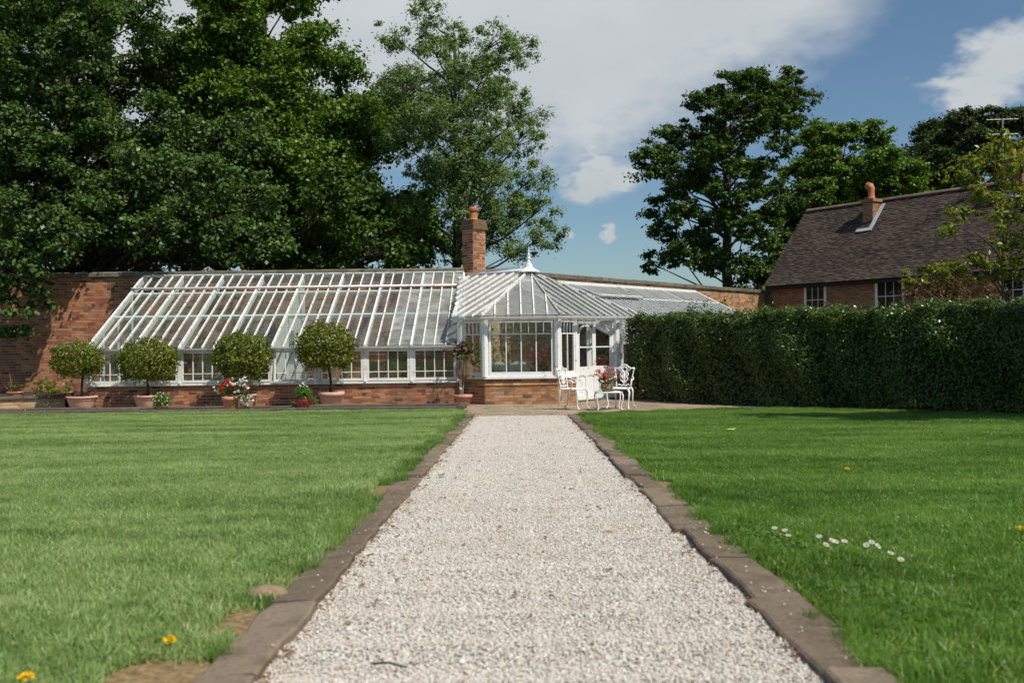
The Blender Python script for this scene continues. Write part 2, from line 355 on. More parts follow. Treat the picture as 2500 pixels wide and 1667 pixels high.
def tree(name, label, cat, base, trunk_top, trunk_r, lobes, mat, leaf=.17, k=10, per=55, bark=None, aspect=.6, crf=.36, group=None, lean=(0,0), flat=.55, kind=None):
    t = empty(name, base, label, cat, group)
    bx, by, bz = base; b = MB(); rr = random.Random(int(bx*100)+7)
    H = trunk_top - bz; tp = []
    for i in range(9):
        f = i/8; tp.append(Vector((bx + lean[0]*f + rr.uniform(-.12,.12)*H*.04*(i>0), by + lean[1]*f + rr.uniform(-.12,.12)*H*.04*(i>0), bz + H*f - (.1 if i == 0 else 0))))
    b.tube(tp, [trunk_r*(1.25 if i == 0 else 1-.78*i/8) for i in range(9)], 8)
    cs = []; crs = []
    for (x, y, z, r) in lobes:
        f = min(.97, max(.18, (z - bz - .9*math.hypot(x-bx, y-by)*.6)/H)); i = int(f*8); ff = f*8-i
        p0 = tp[i].lerp(tp[min(8, i+1)], ff); p1 = Vector((x, y, z)); L = (p1-p0).length
        mid = p0.lerp(p1, .5) + Vector((rr.uniform(-.1,.1)*L, rr.uniform(-.1,.1)*L, -.06*L + rr.uniform(0,.1)*L))
        r0 = min(trunk_r*.5, .02 + .011*L)
        b.tube([p0, p0.lerp(mid, .55) + Vector((0, 0, .03*L)), mid, mid.lerp(p1, .6), p1], [r0, r0*.8, r0*.62, r0*.4, r0*.22], 5)
        nc = max(4, int(k*r*r)); d = sphere_dirs(nc, .15); rad = nr.uniform(.45, 1.0, size=(nc, 1))
        c = np.array([x, y, z]) + d*rad*r*np.array([1, 1, .85]); cs.append(c); crs.append(nr.uniform(.55, 1.5, nc)*crf*r**.5)
        for q in c[::3]:
            q = Vector(q); b.tube([p1.lerp(mid, .25), p1.lerp(q, .5) + Vector((0, 0, .08)), q], [r0*.28+.008, .014, .006], 4)
    b.build('trunk', bark or BARK, t, smooth=True)
    cs = np.concatenate(cs); crs = np.concatenate(crs)
    p, n = clump_leaves(cs, crs, per, flat)
    leaf_obj('crown', p, n, nr.uniform(.7, 1.25, len(p))*leaf, mat, t, aspect)
    return t

# ================================================================== SETTING: ground, lawn, path, patio
def path_x(y): return .04 + .0053*y
def sheet(name, poly, z_off, mat, parent=None, kind='structure'):
    b = MB()
    for sgn in (1, -1):           # split where the slope levels out
        q = []
        for i in range(len(poly)):
            p, r = poly[i], poly[(i+1) % len(poly)]
            if sgn*(p[1]-23) <= 0: q.append(p)
            if (p[1]-23)*(r[1]-23) < 0:
                f = (23-p[1])/(r[1]-p[1]); q.append((p[0]+(r[0]-p[0])*f, 23.0))
        if len(q) > 2: b.add([(x, y, G(y)+z_off) for x, y in q], [tuple(range(len(q)))])
    o = b.build(name, mat, parent)
    if kind: o['kind'] = kind
    return o
GROUND = mat_plain('earth', (.06,.07,.035), .95, .1, .3, 2, .3)
b = MB()
ys = [-60, -20, 0, 12, 23, 40, 90, 300, 1500]
for i, y in enumerate(ys):
    for x in (-1500, -60, 0, 60, 1500): b.v.append((x, y, max(0, .0226*(23-max(y, -20))) - .03))
for i in range(len(ys)-1):
    for j in range(4): b.f.append((i*5+j, i*5+j+1, (i+1)*5+j+1, (i+1)*5+j))
b.build('ground', GROUND)['kind'] = 'structure'

def mat_turf():
    m, t, out = new_mat('turf')
    n = wnoise(t, 1.2, 5); n2 = wnoise(t, 40, 4)
    c = ramp(t, n, [(.3, (.06,.12,.03)), (.7, (.10,.17,.05))]); c = mixcol(t, .5, c, ramp(t, n2, [(.3, (.5,.5,.5)), (.7, (1.3,1.3,1.3))]), 'MULTIPLY')
    principled(t, out, c, .9, .1, bump(t, n2, .6, .02)); return m
TURF = mat_turf()
LK = .88+.18     # path half width + kerb
lawnL = [(-40, -3), (path_x(-3)-LK-.01, -3), (path_x(19.6)-LK-.01, 19.6), (-.98, 20.6), (-1.18, 21.62), (-14, 21.62), (-40, 20.5)]
lawnR = [(path_x(-3)+LK+.06, -3), (14, -3), (14, 9.6), (8.85, 17.0), (6.2, 19.9), (4.7, 20.75), (3.2, 20.2), (2.2, 19.7), (1.35, 19.35), (path_x(19.0)+LK+.06, 19.0)]
sheet('lawn', lawnL, .0, TURF); sheet('lawn', lawnR, .0, TURF)
GRAVBASE = mat_plain('gravel_bed', (.50,.465,.42), .95, .1, .2, 60, .4)
pathp = [(path_x(-3)-.88, -3), (path_x(-3)+.92, -3), (path_x(19.15)+.92, 19.15), (path_x(19.15)-.88, 19.15)]
sheet('gravel_path', pathp, .0, GRAVBASE)

# ---- grass: short turf, one mass on both lawns
def blade_patch(name, size, n, hmin, hmax, wd, mat, lean=.5):
    p = nr.uniform(-size/2, size/2, (n, 2)); a = nr.uniform(0, 2*np.pi, n); h = nr.uniform(hmin, hmax, n); ln = nr.normal(0, lean, n)*h
    la = nr.uniform(0, 2*np.pi, n); dx, dy = np.cos(a)*wd*.5, np.sin(a)*wd*.5; lx, ly = np.cos(la)*ln, np.sin(la)*ln
    v = np.zeros((n, 5, 3))
    v[:, 0] = np.c_[p[:, 0]-dx, p[:, 1]-dy, np.zeros(n)]; v[:, 1] = np.c_[p[:, 0]+dx, p[:, 1]+dy, np.zeros(n)]
    v[:, 2] = np.c_[p[:, 0]+dx*.8+lx*.35, p[:, 1]+dy*.8+ly*.35, h*.6]; v[:, 3] = np.c_[p[:, 0]-dx*.8+lx*.35, p[:, 1]-dy*.8+ly*.35, h*.6]
    v[:, 4] = np.c_[p[:, 0]+lx, p[:, 1]+ly, h*np.sqrt(np.clip(1-(ln/h)**2*.3, .3, 1))]
    me = bpy.data.meshes.new(name); f = []
    for i in range(n): o = i*5; f += [(o, o+1, o+2, o+3), (o+3, o+2, o+4)]
    me.from_pydata(v.reshape(-1, 3).tolist(), [], f); me.materials.append(mat)
    return bpy.data.objects.new(name, me)       # never linked to the scene: only a source for the scatter
def scatter(name, pts, rots, scales, sources, label, cat, mat, tilt=None):
    me = bpy.data.meshes.new(name); me.from_pydata(pts, [], []); me.materials.append(mat)
    for nm, ty, data in (('rz', 'FLOAT', rots), ('sc', 'FLOAT', scales), ('pick', 'INT', [rnd.randrange(len(sources)) for _ in pts]), ('tx', 'FLOAT', tilt or [0.0]*len(pts))):
        a = me.attributes.new(nm, ty, 'POINT'); a.data.foreach_set('value', data)
    o = bpy.data.objects.new(name, me); col.objects.link(o); setp(o, label, cat, kind='stuff')
    g = bpy.data.node_groups.new(name+'_scatter', 'GeometryNodeTree')
    g.interface.new_socket('Geometry', in_out='INPUT', socket_type='NodeSocketGeometry'); g.interface.new_socket('Geometry', in_out='OUTPUT', socket_type='NodeSocketGeometry')
    gi = g.nodes.new('NodeGroupInput'); go = g.nodes.new('NodeGroupOutput')
    m2p = g.nodes.new('GeometryNodeMeshToPoints'); g.links.new(gi.outputs[0], m2p.inputs['Mesh'])
    g2i = g.nodes.new('GeometryNodeGeometryToInstance')
    for s in sources:
        oi = g.nodes.new('GeometryNodeObjectInfo'); oi.inputs['Object'].default_value = s; g.links.new(oi.outputs['Geometry'], g2i.inputs[0])
    iop = g.nodes.new('GeometryNodeInstanceOnPoints'); g.links.new(m2p.outputs[0], iop.inputs['Points']); g.links.new(g2i.outputs[0], iop.inputs['Instance'])
    iop.inputs['Pick Instance'].default_value = True
    def att(nm, ty):
        a = g.nodes.new('GeometryNodeInputNamedAttribute'); a.data_type = ty; a.inputs['Name'].default_value = nm; return a.outputs['Attribute']
    g.links.new(att('pick', 'INT'), iop.inputs['Instance Index'])
    cx = g.nodes.new('ShaderNodeCombineXYZ'); g.links.new(att('rz', 'FLOAT'), cx.inputs[2]); g.links.new(att('tx', 'FLOAT'), cx.inputs[0])
    g.links.new(cx.outputs[0], iop.inputs['Rotation']); g.links.new(att('sc', 'FLOAT'), iop.inputs['Scale'])
    g.links.new(iop.outputs[0], go.inputs[0])
    md = o.modifiers.new('scatter', 'NODES'); md.node_group = g
    return o
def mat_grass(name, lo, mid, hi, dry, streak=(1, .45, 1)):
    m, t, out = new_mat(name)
    n = wnoise(t, 1.0, 4, .6, streak); n2 = wnoise(t, 6.0, 3)  # light and dark mowing streaks painted into the colour by stretched noise
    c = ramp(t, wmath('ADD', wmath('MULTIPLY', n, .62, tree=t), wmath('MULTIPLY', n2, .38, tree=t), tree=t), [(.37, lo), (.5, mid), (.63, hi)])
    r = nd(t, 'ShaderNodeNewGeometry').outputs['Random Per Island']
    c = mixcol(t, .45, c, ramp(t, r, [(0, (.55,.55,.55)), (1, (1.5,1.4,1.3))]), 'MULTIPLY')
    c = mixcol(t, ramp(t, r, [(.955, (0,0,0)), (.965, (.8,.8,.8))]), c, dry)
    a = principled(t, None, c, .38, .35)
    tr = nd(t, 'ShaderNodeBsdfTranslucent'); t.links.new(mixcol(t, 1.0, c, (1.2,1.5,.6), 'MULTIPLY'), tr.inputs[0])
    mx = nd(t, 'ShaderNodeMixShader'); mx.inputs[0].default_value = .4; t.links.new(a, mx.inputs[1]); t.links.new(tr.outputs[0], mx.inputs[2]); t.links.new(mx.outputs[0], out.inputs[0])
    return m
GRASS_L = mat_grass('sheen_pale_grass', (.14,.225,.066), (.265,.37,.145), (.39,.475,.24), (.42,.38,.18), (.42, 1.15, 1, .45))  # sheen of the left lawn put into paler blade colours
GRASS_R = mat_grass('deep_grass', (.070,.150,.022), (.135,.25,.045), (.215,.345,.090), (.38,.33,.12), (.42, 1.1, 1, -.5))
def inpoly(p, poly):
    x, y = p; c = False; n = len(poly)
    for i in range(n):
        x1, y1 = poly[i]; x2, y2 = poly[(i+1) % n]
        if (y1 > y) != (y2 > y) and x < (x2-x1)*(y-y1)/(y2-y1)+x1: c = not c
    return c
BARE = [(-1.16, 3.05, .16, .42), (-1.12, 3.8, .10, .35), (-1.09, 4.5, .09, .28), (-1.10, 7.9, .10, .5), (-1.06, 10.6, .08, .5), (1.21, 8.2, .12, .5), (1.22, 9.6, .09, .6), (1.20, 4.3, .07, .5), (1.25, 12.2, .09, .8)]
def bare(x, y): return any(((x-a)/c)**2+((y-b_)/d)**2 < 1 for a, b_, c, d in BARE)
def patch_points(poly, step, margin, ymin=1.2):
    pts = []; y = ymin
    while y < 23:
        x = -17.0
        while x < 13:
            # only where a viewer near the path could see it
            if abs(x) < 3.5 + y*.72:
                q = [(x+sx*margin, y+sy*margin) for sx in (-1, 1) for sy in (-1, 1)]
                if all(inpoly(p, poly) for p in q) and not any(bare(x+i_*.08, y+j_*.08) for i_ in range(-3, 4) for j_ in range(-3, 4)): pts.append((x, y, G(y)))
            x += step
        y += step
    return pts
DRYSOIL = mat_plain('dry_earth', (.20,.145,.075), .95, .1, .55, 34, .9)
slope_t = -math.atan(.0226)
for nm, poly, gm, lab in (('grass', lawnL, GRASS_L, 'sheen-paled green mown grass on the lawn in front of the long glasshouse'), ('grass', lawnR, GRASS_R, 'deep green mown grass on the lawn in front of the hedge')):
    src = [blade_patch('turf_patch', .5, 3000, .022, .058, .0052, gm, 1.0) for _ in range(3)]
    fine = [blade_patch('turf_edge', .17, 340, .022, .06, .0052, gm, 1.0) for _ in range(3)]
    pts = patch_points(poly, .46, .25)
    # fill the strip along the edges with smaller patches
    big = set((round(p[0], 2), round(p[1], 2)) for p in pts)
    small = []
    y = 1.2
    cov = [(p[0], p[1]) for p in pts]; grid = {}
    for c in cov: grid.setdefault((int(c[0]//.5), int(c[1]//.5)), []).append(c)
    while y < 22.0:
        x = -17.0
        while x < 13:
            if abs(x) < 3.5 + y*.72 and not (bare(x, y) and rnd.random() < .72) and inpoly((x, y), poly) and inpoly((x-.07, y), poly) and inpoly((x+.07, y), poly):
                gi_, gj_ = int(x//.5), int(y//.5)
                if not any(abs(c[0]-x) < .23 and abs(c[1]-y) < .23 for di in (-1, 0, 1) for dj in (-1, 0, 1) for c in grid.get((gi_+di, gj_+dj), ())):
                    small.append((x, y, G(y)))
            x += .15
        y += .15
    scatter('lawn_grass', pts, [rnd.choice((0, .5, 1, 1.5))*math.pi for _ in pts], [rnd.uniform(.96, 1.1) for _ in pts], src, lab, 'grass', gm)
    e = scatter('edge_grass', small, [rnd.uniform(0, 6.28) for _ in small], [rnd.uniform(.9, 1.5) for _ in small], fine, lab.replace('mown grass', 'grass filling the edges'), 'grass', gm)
TUFTL = mat_grass('tuft_grass', (.10,.19,.04), (.16,.27,.065), (.24,.35,.11), (.40,.35,.14))
# longer tufts that lean over the kerbs
tuf = [blade_patch('tuft', .13, 130, .05, .12, .0045, GRASS_R, .75) for _ in range(3)]
tufl = [blade_patch('tuft', .13, 130, .05, .12, .0045, TUFTL, .75) for _ in range(3)]
for side, lab in ((-1, 'longer grass tufts leaning over the kerb on the pale lawn'), (1, 'longer grass tufts leaning over the kerb on the deep green lawn')):
    pts = []; y = 2.2
    while y < 19.0:
        if math.sin(y*2.3+side) + math.sin(y*5.1+2*side) > -1.05:
            if not bare(path_x(y)+side*LK+side*.06, y): pts.append((path_x(y) + side*(LK + (.05 if side > 0 else 0) + rnd.uniform(-.035, .10)), y, G(y)+.01))
        y += rnd.uniform(.05, .12)
    scatter('kerb_grass', pts, [rnd.uniform(0, 6.28) for _ in pts], [rnd.uniform(.5, 1.0) for _ in pts], tuf if side > 0 else tufl, lab, 'grass', GRASS_R)

for x, y, a_, c_ in BARE:
    k = 18; b = MB(); b.add([(x+a_*1.05*math.cos(6.283*i/k)*rnd.uniform(.85, 1.15), y+c_*1.05*math.sin(6.283*i/k), G(y+c_*1.05*math.sin(6.283*i/k))+.006) for i in range(k)], [tuple(range(k))])
    o = b.build('bare_earth', DRYSOIL); o['kind'] = 'structure'
# ---- gravel stones
GRAVEL = mat_island('gravel_stone', [(0,(.22,.14,.08)), (.035,(.36,.27,.18)), (.09,(.46,.42,.365)), (.45,(.53,.495,.45)), (.75,(.575,.55,.51)), (1,(.64,.625,.60))], rough=.75, bscale=90, bstr=.2, grime=((.44,.39,.33), .4), gscale=.9)
def stone_patch(name, size, n):
    bm = bmesh.new(); bmesh.ops.create_icosphere(bm, subdivisions=1, radius=1.0)
    bv = np.array([v.co[:] for v in bm.verts]); bf = [[v.index for v in f.verts] for f in bm.faces]; bm.free()
    vs = []; fs = []
    for i in range(n):
        r = rnd.uniform(.0032, .0066)*(1.6 if rnd.random() < .05 else 1); q = bv*(1+.22*nr.normal(size=bv.shape))*np.array([r*rnd.uniform(.9, 1.5), r, r*rnd.uniform(.5, .8)])
        a = rnd.uniform(0, 6.28); ca, sa = math.cos(a), math.sin(a)
        q = np.c_[q[:, 0]*ca-q[:, 1]*sa, q[:, 0]*sa+q[:, 1]*ca, q[:, 2]] + np.array([rnd.uniform(-size/2, size/2), rnd.uniform(-size/2, size/2), rnd.uniform(-.001, .005)])
        o = len(vs); vs += q.tolist(); fs += [[k+o for k in f] for f in bf]
    me = bpy.data.meshes.new(name); me.from_pydata(vs, [], fs); me.materials.append(GRAVEL)
    me.polygons.foreach_set('use_smooth', [True]*len(me.polygons))
    return bpy.data.objects.new(name, me)
gs = [stone_patch('stone_patch', .475, 2950) for _ in range(4)]
pts = []; y = 1.6
while y < 19.0:
    for k in range(4):
        pts.append((path_x(y) - .66 + k*.453, y, G(y)+.002))
    y += .43
scatter('gravel', pts, [rnd.choice((0, .5, 1, 1.5))*math.pi for _ in pts], [1.0]*len(pts), gs, 'pale crushed gravel covering the garden path', 'gravel', GRAVEL)

single = []
for k in range(4):
    o = stone_patch('stray_stone', .004, 1); single.append(o)
pts = []
for side in (-1, 1):
    for k in range(260 if side > 0 else 110):
        y = rnd.uniform(1.8, 19); dd_ = .80+abs(rnd.gauss(0, .12))+(.10 if side > 0 else .06)
        if side > 0 and rnd.random() < .35: y = rnd.choice((4.3, 5.6, 8.9, 9.2, 10.8, 11.3))+rnd.gauss(0, .3)
        if dd_ > 1.15 or y < 1.8: continue
        pts.append((path_x(y)+side*dd_, y, G(y)+(.037 if (.885 < dd_ < 1.06 if side < 0 else .92 < dd_ < 1.1) else .006)))
scatter('stray_gravel', pts, [rnd.uniform(0, 6.28) for _ in pts], [rnd.uniform(.7, 1.25) for _ in pts], single, 'pale gravel stones strayed onto the path kerbs', 'gravel', GRAVEL)
# ---- kerbs of the path, stone by stone
def kerb(label, side):
    k = empty('path_kerb', (path_x(10)+side*.97, 10, G(10)), label, 'kerb')
    y = -.4
    while y < 19.0:
        L = min(rnd.uniform(.82, .98), 19.12-y)
        if L < .2: break
        kx = .97 if side < 0 else 1.005; x0 = path_x(y)+side*kx; x1 = path_x(y+L)+side*kx; h = .035 + rnd.uniform(-.008, .008); t0 = rnd.uniform(-.006, .006)
        b = MB(); hw = (.088 if side < 0 else .10) + rnd.uniform(-.010, .012)*(1.6 if side > 0 else 1); jog = rnd.uniform(-.02, .02); n = 5; vs = []; fs = []
        for i in range(n+1):
            f = i/n; yy = y + .006 + (L-.012)*f; xx = x0+(x1-x0)*f+jog*(1-f); wl = hw+rnd.uniform(-.013, .013); wr = hw+rnd.uniform(-.013, .013); hh = h+rnd.uniform(-.007, .006)
            g = G(yy); vs += [(xx-wl, yy, g-.06), (xx-wl, yy, g+hh-.008+t0), (xx-wl+.012, yy, g+hh+t0), (xx+wr-.012, yy, g+hh-t0), (xx+wr, yy, g+hh-.008-t0), (xx+wr, yy, g-.06)]
        for i in range(n):
            o = i*6
            for j in range(5): fs.append((o+j, o+6+j, o+7+j, o+1+j))
        fs += [(0,1,2,3,4,5), tuple(n*6+j for j in (5,4,3,2,1,0))]
        b.add(vs, fs); b.build('kerb_stone', KERB, k)
        y += L
kerb('low stone kerb between the gravel path and the pale lawn', -1)
kerb('low stone kerb between the gravel path and the deep green lawn', 1)

# ---- brown leaf crumbs that gather along the kerbs
LITTER = mat_island('leaf_crumb', [(0,(.10,.05,.02)), (.6,(.22,.11,.04)), (1,(.30,.18,.07))], rough=.9)
def crumb(k):
    r2 = random.Random(k); me = bpy.data.meshes.new('leaf_crumb'); vs = []; fs = []
    for i in range(3):
        a = r2.uniform(0, 6.28); l = r2.uniform(.006, .014); w_ = l*.45; ox, oy = r2.uniform(-.02, .02), r2.uniform(-.02, .02); c, s_ = math.cos(a), math.sin(a); o = len(vs)
        vs += [(ox-c*l, oy-s_*l, .004), (ox-s_*w_, oy+c*w_, .008), (ox+c*l, oy+s_*l, .006), (ox+s_*w_, oy-c*w_, .009)]; fs.append((o, o+1, o+2, o+3))
    me.from_pydata(vs, [], fs); me.materials.append(LITTER); return bpy.data.objects.new('leaf_crumb', me)
pts = []
for side in (-1, 1):
    for k in range(520):
        y = rnd.uniform(1.8, 19); dd_ = (.90 if side < 0 else .93)-abs(rnd.gauss(0, .05)) if rnd.random() < .75 else rnd.uniform(0, .9)
        pts.append((path_x(y)+side*dd_, y, G(y)+.010))
scatter('leaf_litter', pts, [rnd.uniform(0, 6.28) for _ in pts], [rnd.uniform(.6, 1.5) for _ in pts], [crumb(k) for k in range(4)], 'brown leaf crumbs gathered along the edges of the gravel path', 'leaf litter', LITTER)
# ---- pale seed stalks standing out of the mown grass
STALK = mat_island('grass_stalk', [(0,(.30,.34,.12)), (1,(.48,.46,.24))], rough=.7)
stk = [blade_patch('stalk', .10, 4, .06, .12, .0035, STALK, .55) for _ in range(4)]
pts = []
while len(pts) < 520:
    y = rnd.uniform(1.8, 21); x = rnd.uniform(-13, 10)
    if abs(x) < 2+y*.6 and (inpoly((x, y), lawnL) or inpoly((x, y), lawnR)): pts.append((x, y, G(y)))
scatter('seed_stalks', pts, [rnd.uniform(0, 6.28) for _ in pts], [rnd.uniform(.6, 1.0) for _ in pts], stk, 'pale dry stalks scattered through both lawns', 'grass', STALK)

# ---- patio of worn brick pavers in front of the garden room
PAVER = mat_island('paver', [(0,(.23,.175,.12)), (.5,(.33,.26,.185)), (1,(.41,.33,.245))], src='island', grime=((.14,.12,.09), .5), gscale=1.5, bscale=30)
patio_poly = [(path_x(19.15)-LK, 19.15), (path_x(19.15)+LK, 19.1), (1.35, 19.35), (2.2, 19.7), (3.2, 20.2), (4.7, 20.75), (6.0, 20.1), (6.6, 21.5), (4.2, 26.4), (2.9, 26.2), (1.2, 24.2), (-1.2, 24.9), (-1.2, 21.6), (-.98, 20.6)]
pt = sheet('patio', patio_poly, -.004, mat_plain('patio_sand', (.19,.15,.11), .95, .1, .3, 12, .4))
b = MB(); j = 0; y = 19.1
while y < 26.4:
    x = -1.4 + (j % 2)*.11
    while x < 7:
        if inpoly((x, y), patio_poly) and inpoly((x+.2, y+.1), patio_poly):
            z = G(y)+.006+rnd.uniform(-.004, .004); b.box(x+.004, x+.212, y+.004, y+.102, z-.03, z)
        x += .22
    y += .108; j += 1
b.build('paver', PAVER, pt, kind='stuff')

# ================================================================== WALLS
_bm = {}
def brick_mesh(kind, mat):
    key = (kind, mat.name)
    if key not in _bm:
        L = .215 if kind == 's' else .102; L = 1.0     # unit length, scaled per brick
        b = MB(); e = .012
        b.add([(-.5,-.05,-.033),(.5,-.05,-.033),(.5,.008,-.030),(-.5,.008,-.030),(-.5,-.05,.033),(.5,-.05,.033),(.5,.008,.030),(-.5,.008,.030)],
              [(0,3,2,1),(4,5,6,7),(0,1,5,4),(1,2,6,5),(2,3,7,6),(3,0,4,7)])
        me = bpy.data.meshes.new('brick'); me.from_pydata(b.v, [], b.f); me.materials.append(mat); _bm[key] = me
    return _bm[key]
def brick_face(parent, A, B, z0, z1, mo, ms, pick=None, limit=300, course=.076, hole=None, header_every=4, rest_name='brickwork', seed=1, zc0=None):
    """bricks proud of a mortar face that runs from A to B (outside on the right-hand side of A->B)"""
    A = Vector((A[0], A[1])); B = Vector((B[0], B[1])); u = (B-A); L = u.length; u.normalize(); n = Vector((u.y, -u.x))
    rz = math.atan2(n.y, n.x) - math.pi/2; rr = random.Random(seed); rest = MB(); cnt = 0; i = 0; z = z0
    while z + course*.8 <= z1 + .002:
        ch = min(course, z1-z); hd = (i % header_every == header_every-1); bl = .1125 if hd else .225
        x = -(bl*.5 if i % 2 else 0) - (.056 if hd else 0)
        while x < L - .01:
            a = max(0, x); c = min(L, x+bl)
            if c - a > .03:
                um = (a+c)/2; zm = z+ch/2
                if not (hole and hole(um, zm)):
                    p = A + u*um + n*(rr.uniform(-.003, .003)); ln = c-a-.011
                    if pick and cnt < limit and pick(p.x, p.y, zm):
                        place('brick', brick_mesh('s', mo), parent, (p.x, p.y, zm), rz, (ln, 1, ch/.076)); cnt += 1
                    else:
                        h = ch/2-.0055; q = [p-u*ln/2, p+u*ln/2]
                        lo = [(q[0]-n*.04), (q[1]-n*.04)]; fo = [(q[0]+n*.008), (q[1]+n*.008)]
                        rest.hexa([(fo[0].x, fo[0].y, zm-h), (fo[1].x, fo[1].y, zm-h), (lo[1].x, lo[1].y, zm-h), (lo[0].x, lo[0].y, zm-h),
                                   (fo[0].x, fo[0].y, zm+h), (fo[1].x, fo[1].y, zm+h), (lo[1].x, lo[1].y, zm+h), (lo[0].x, lo[0].y, zm+h)])
            x += bl
        z += course; i += 1
    if rest.v: rest.build(rest_name, ms, parent, kind='stuff')
def coping(parent, A, B, z, wd=.46, h=.14, step=.62, mat=None, seed=3):
    A = Vector((A[0], A[1], 0)); B = Vector((B[0], B[1], 0)); d = B-A; L = d.length; d.normalize(); n = Vector((d.y, -d.x, 0)); rr = random.Random(seed); s = 0
    while s < L-.05:
        l = min(step*rr.uniform(.85, 1.15), L-s); p0 = A+d*(s+.004); p1 = A+d*(s+l-.004); dz = rr.uniform(-.008, .008); b = MB(); q = []
        for p in (p0, p1):
            for (o, zz) in ((wd/2, 0), (wd/2, h*.72), (wd*.18, h), (-wd*.18, h), (-wd/2, h*.72), (-wd/2, 0)): q.append(p + n*(o+rr.uniform(-.006, .006)) + Vector((0, 0, z+zz+dz)))
        b.add(q, [(i, i+6, (i+1) % 6+6, (i+1) % 6) for i in range(6)] + [(0,1,2,3,4,5), (11,10,9,8,7,6)])
        b.build('coping_stone', mat or STONE, parent); s += l
# long garden wall behind the left glasshouse
WY = 28.4; WTOP = 3.50
C0 = Vector((-.8, 28.4)); RD = Vector((.613, .79)).normalized(); RN = Vector((RD.y, -RD.x))
gw = empty('garden_wall', (-8, 28.6, 0), 'long red brick garden wall with stone coping running behind the left glasshouse', 'wall')
MB().box(-24, -.6, WY, WY+.36, -.1, WTOP).build('wall_core', MORTAR, gw)
brick_face(gw, (-16.6, WY), (-.8, WY), .0, WTOP, BR_O, BR_S, lambda x, y, z: -13.2 < x < -10.7 and .35 < z < 3.35, 300, seed=4)
coping(gw, (-23.9, WY+.15), (-1.35, WY+.15), WTOP+.002)
# wall that turns away behind the right glasshouse
def rw(s, off=0.0): p = C0 + RD*s + RN*off; return (p.x, p.y)
gr = empty('garden_wall', (*rw(10, -.2), 0), 'orange brick garden wall with dark coping receding behind the right glasshouse to the house', 'wall')
b = MB(); q = [rw(-.1), rw(20.2), rw(20.2, -.36), rw(-.1, -.36)]
b.hexa([(*p, -.1) for p in q] + [(*p, WTOP) for p in q]); b.build('wall_core', MORTAR, gr)
SUNLIT_CREAM = [(0,(.40,.27,.15)), (.3,(.55,.39,.23)), (.7,(.64,.48,.30)), (1,(.70,.56,.38))]  # sunlit look of the inner wall put into a cream brick colour
CR_S = mat_island('sunlit_cream_brickwork', SUNLIT_CREAM, grime=((.30,.20,.12), .5), gscale=2.0)
brick_face(gr, rw(.2), rw(12.85), .0, 3.26, CR_S, CR_S, seed=5, rest_name='sunlit_brickwork')
brick_face(gr, rw(.2), rw(12.85), 3.268, WTOP, BF_O, BF_S, seed=5)
brick_face(gr, rw(12.86), rw(20.2), .0, WTOP, BF_O, BF_S, lambda x, y, z: z > 2.35, 300, seed=6)
coping(gr, rw(.55, -.15), rw(20.15, -.15), WTOP+.002, step=.7, seed=8)
# brick chimney on the angle of the two walls
ch = empty('wall_chimney', (-1.07, 28.78, 3.3), 'tall square red brick chimney with one clay pot above the glasshouse wall', 'chimney')
def sq(cx, cy, h, a=45):
    return [(cx+h*math.sqrt(2)*math.cos(R(a+k)), cy+h*math.sqrt(2)*math.sin(R(a+k))) for k in (-90-45, -45, 45, 135)]
def stack(parent, cx, cy, half, z0, z1, a, mo, ms, seed=1, name='core', lim=300):
    q = sq(cx, cy, half, a); b = MB(); b.hexa([(*p, z0) for p in q] + [(*p, z1) for p in q]); core = b.build(name, MORTAR, parent)
    for k in range(4): brick_face(parent, q[k], q[(k+1) % 4], z0, z1, mo, ms, (lambda x, y, z: True) if k in (0, 3) else None, lim, seed=seed+k)
    return core
stack(ch, -1.07, 28.78, .235, 3.35, 4.74, 45, BR_O, BR_S, 20)
def ring(parent, name, cx, cy, half, z0, z1, a, mat):
    q = sq(cx, cy, half, a); b = MB(); b.hexa([(*p, z0) for p in q] + [(*p, z1) for p in q]); return b.build(name, mat, parent, bevel=.01)
CAPBR = mat_plain('sooty_brick', (.17,.10,.06), .9, .15, .4, 12, .5)
ring(ch, 'corbel', -1.07, 28.78, .285, 4.742, 4.88, 45, CAPBR); ring(ch, 'cap', -1.07, 28.78, .265, 4.882, 5.03, 45, CAPBR)
def pot_clay(parent, x, y, z, s=1.0, cowl=False):
    b = MB(); b.lathe([(.15*s,0),(.125*s,.04*s),(.115*s,.26*s),(.16*s,.28*s),(.165*s,.34*s),(.135*s,.36*s),(.13*s,.40*s),(.10*s,.40*s),(.10*s,.2*s)], 16, (x, y, z))
    return b.build('chimney_pot', TERRAD, parent, smooth=False)
pot_clay(ch, -1.07, 28.72, 5.032, .95)

# ================================================================== LONG LEAN-TO GLASSHOUSE (left)
XL, XR, YF, ZG, ZR = -10.46, -1.34, 24.5, 1.46, 3.46
NB = 8; BAY = (XR-XL)/NB; SUB = 4
gh = empty('glasshouse', ((XL+XR)/2, YF, 0), 'long white lean-to glasshouse with sloping glass roof on low red brick plinth', 'glasshouse')
def RP(x, t, off=0.0):      # point on the roof slope
    dy, dz = WY-.03-YF, ZR-ZG; l = math.hypot(dy, dz)
    return Vector((x, YF+dy*t - dz/l*off, ZG+dz*t + dy/l*off))
RNRM = Vector((0, -(ZR-ZG), WY-.03-YF)).normalized()
pl = MB().box(XL, XR+.1, YF, YF+.22, -.05, .528).build('plinth', MORTAR, gh)
brick_face(pl, (XL, YF), (XR+.1, YF), .0, .528, BR_O, BR_S, lambda x, y, z: True, 300, course=.0755, seed=31)
pe = MB().box(XL, XL+.22, YF+.221, WY-.01, -.05, .528).build('plinth', MORTAR, gh)
brick_face(pe, (XL, WY-.01), (XL, YF), .0, .528, BR_O, BR_S, None, seed=33)
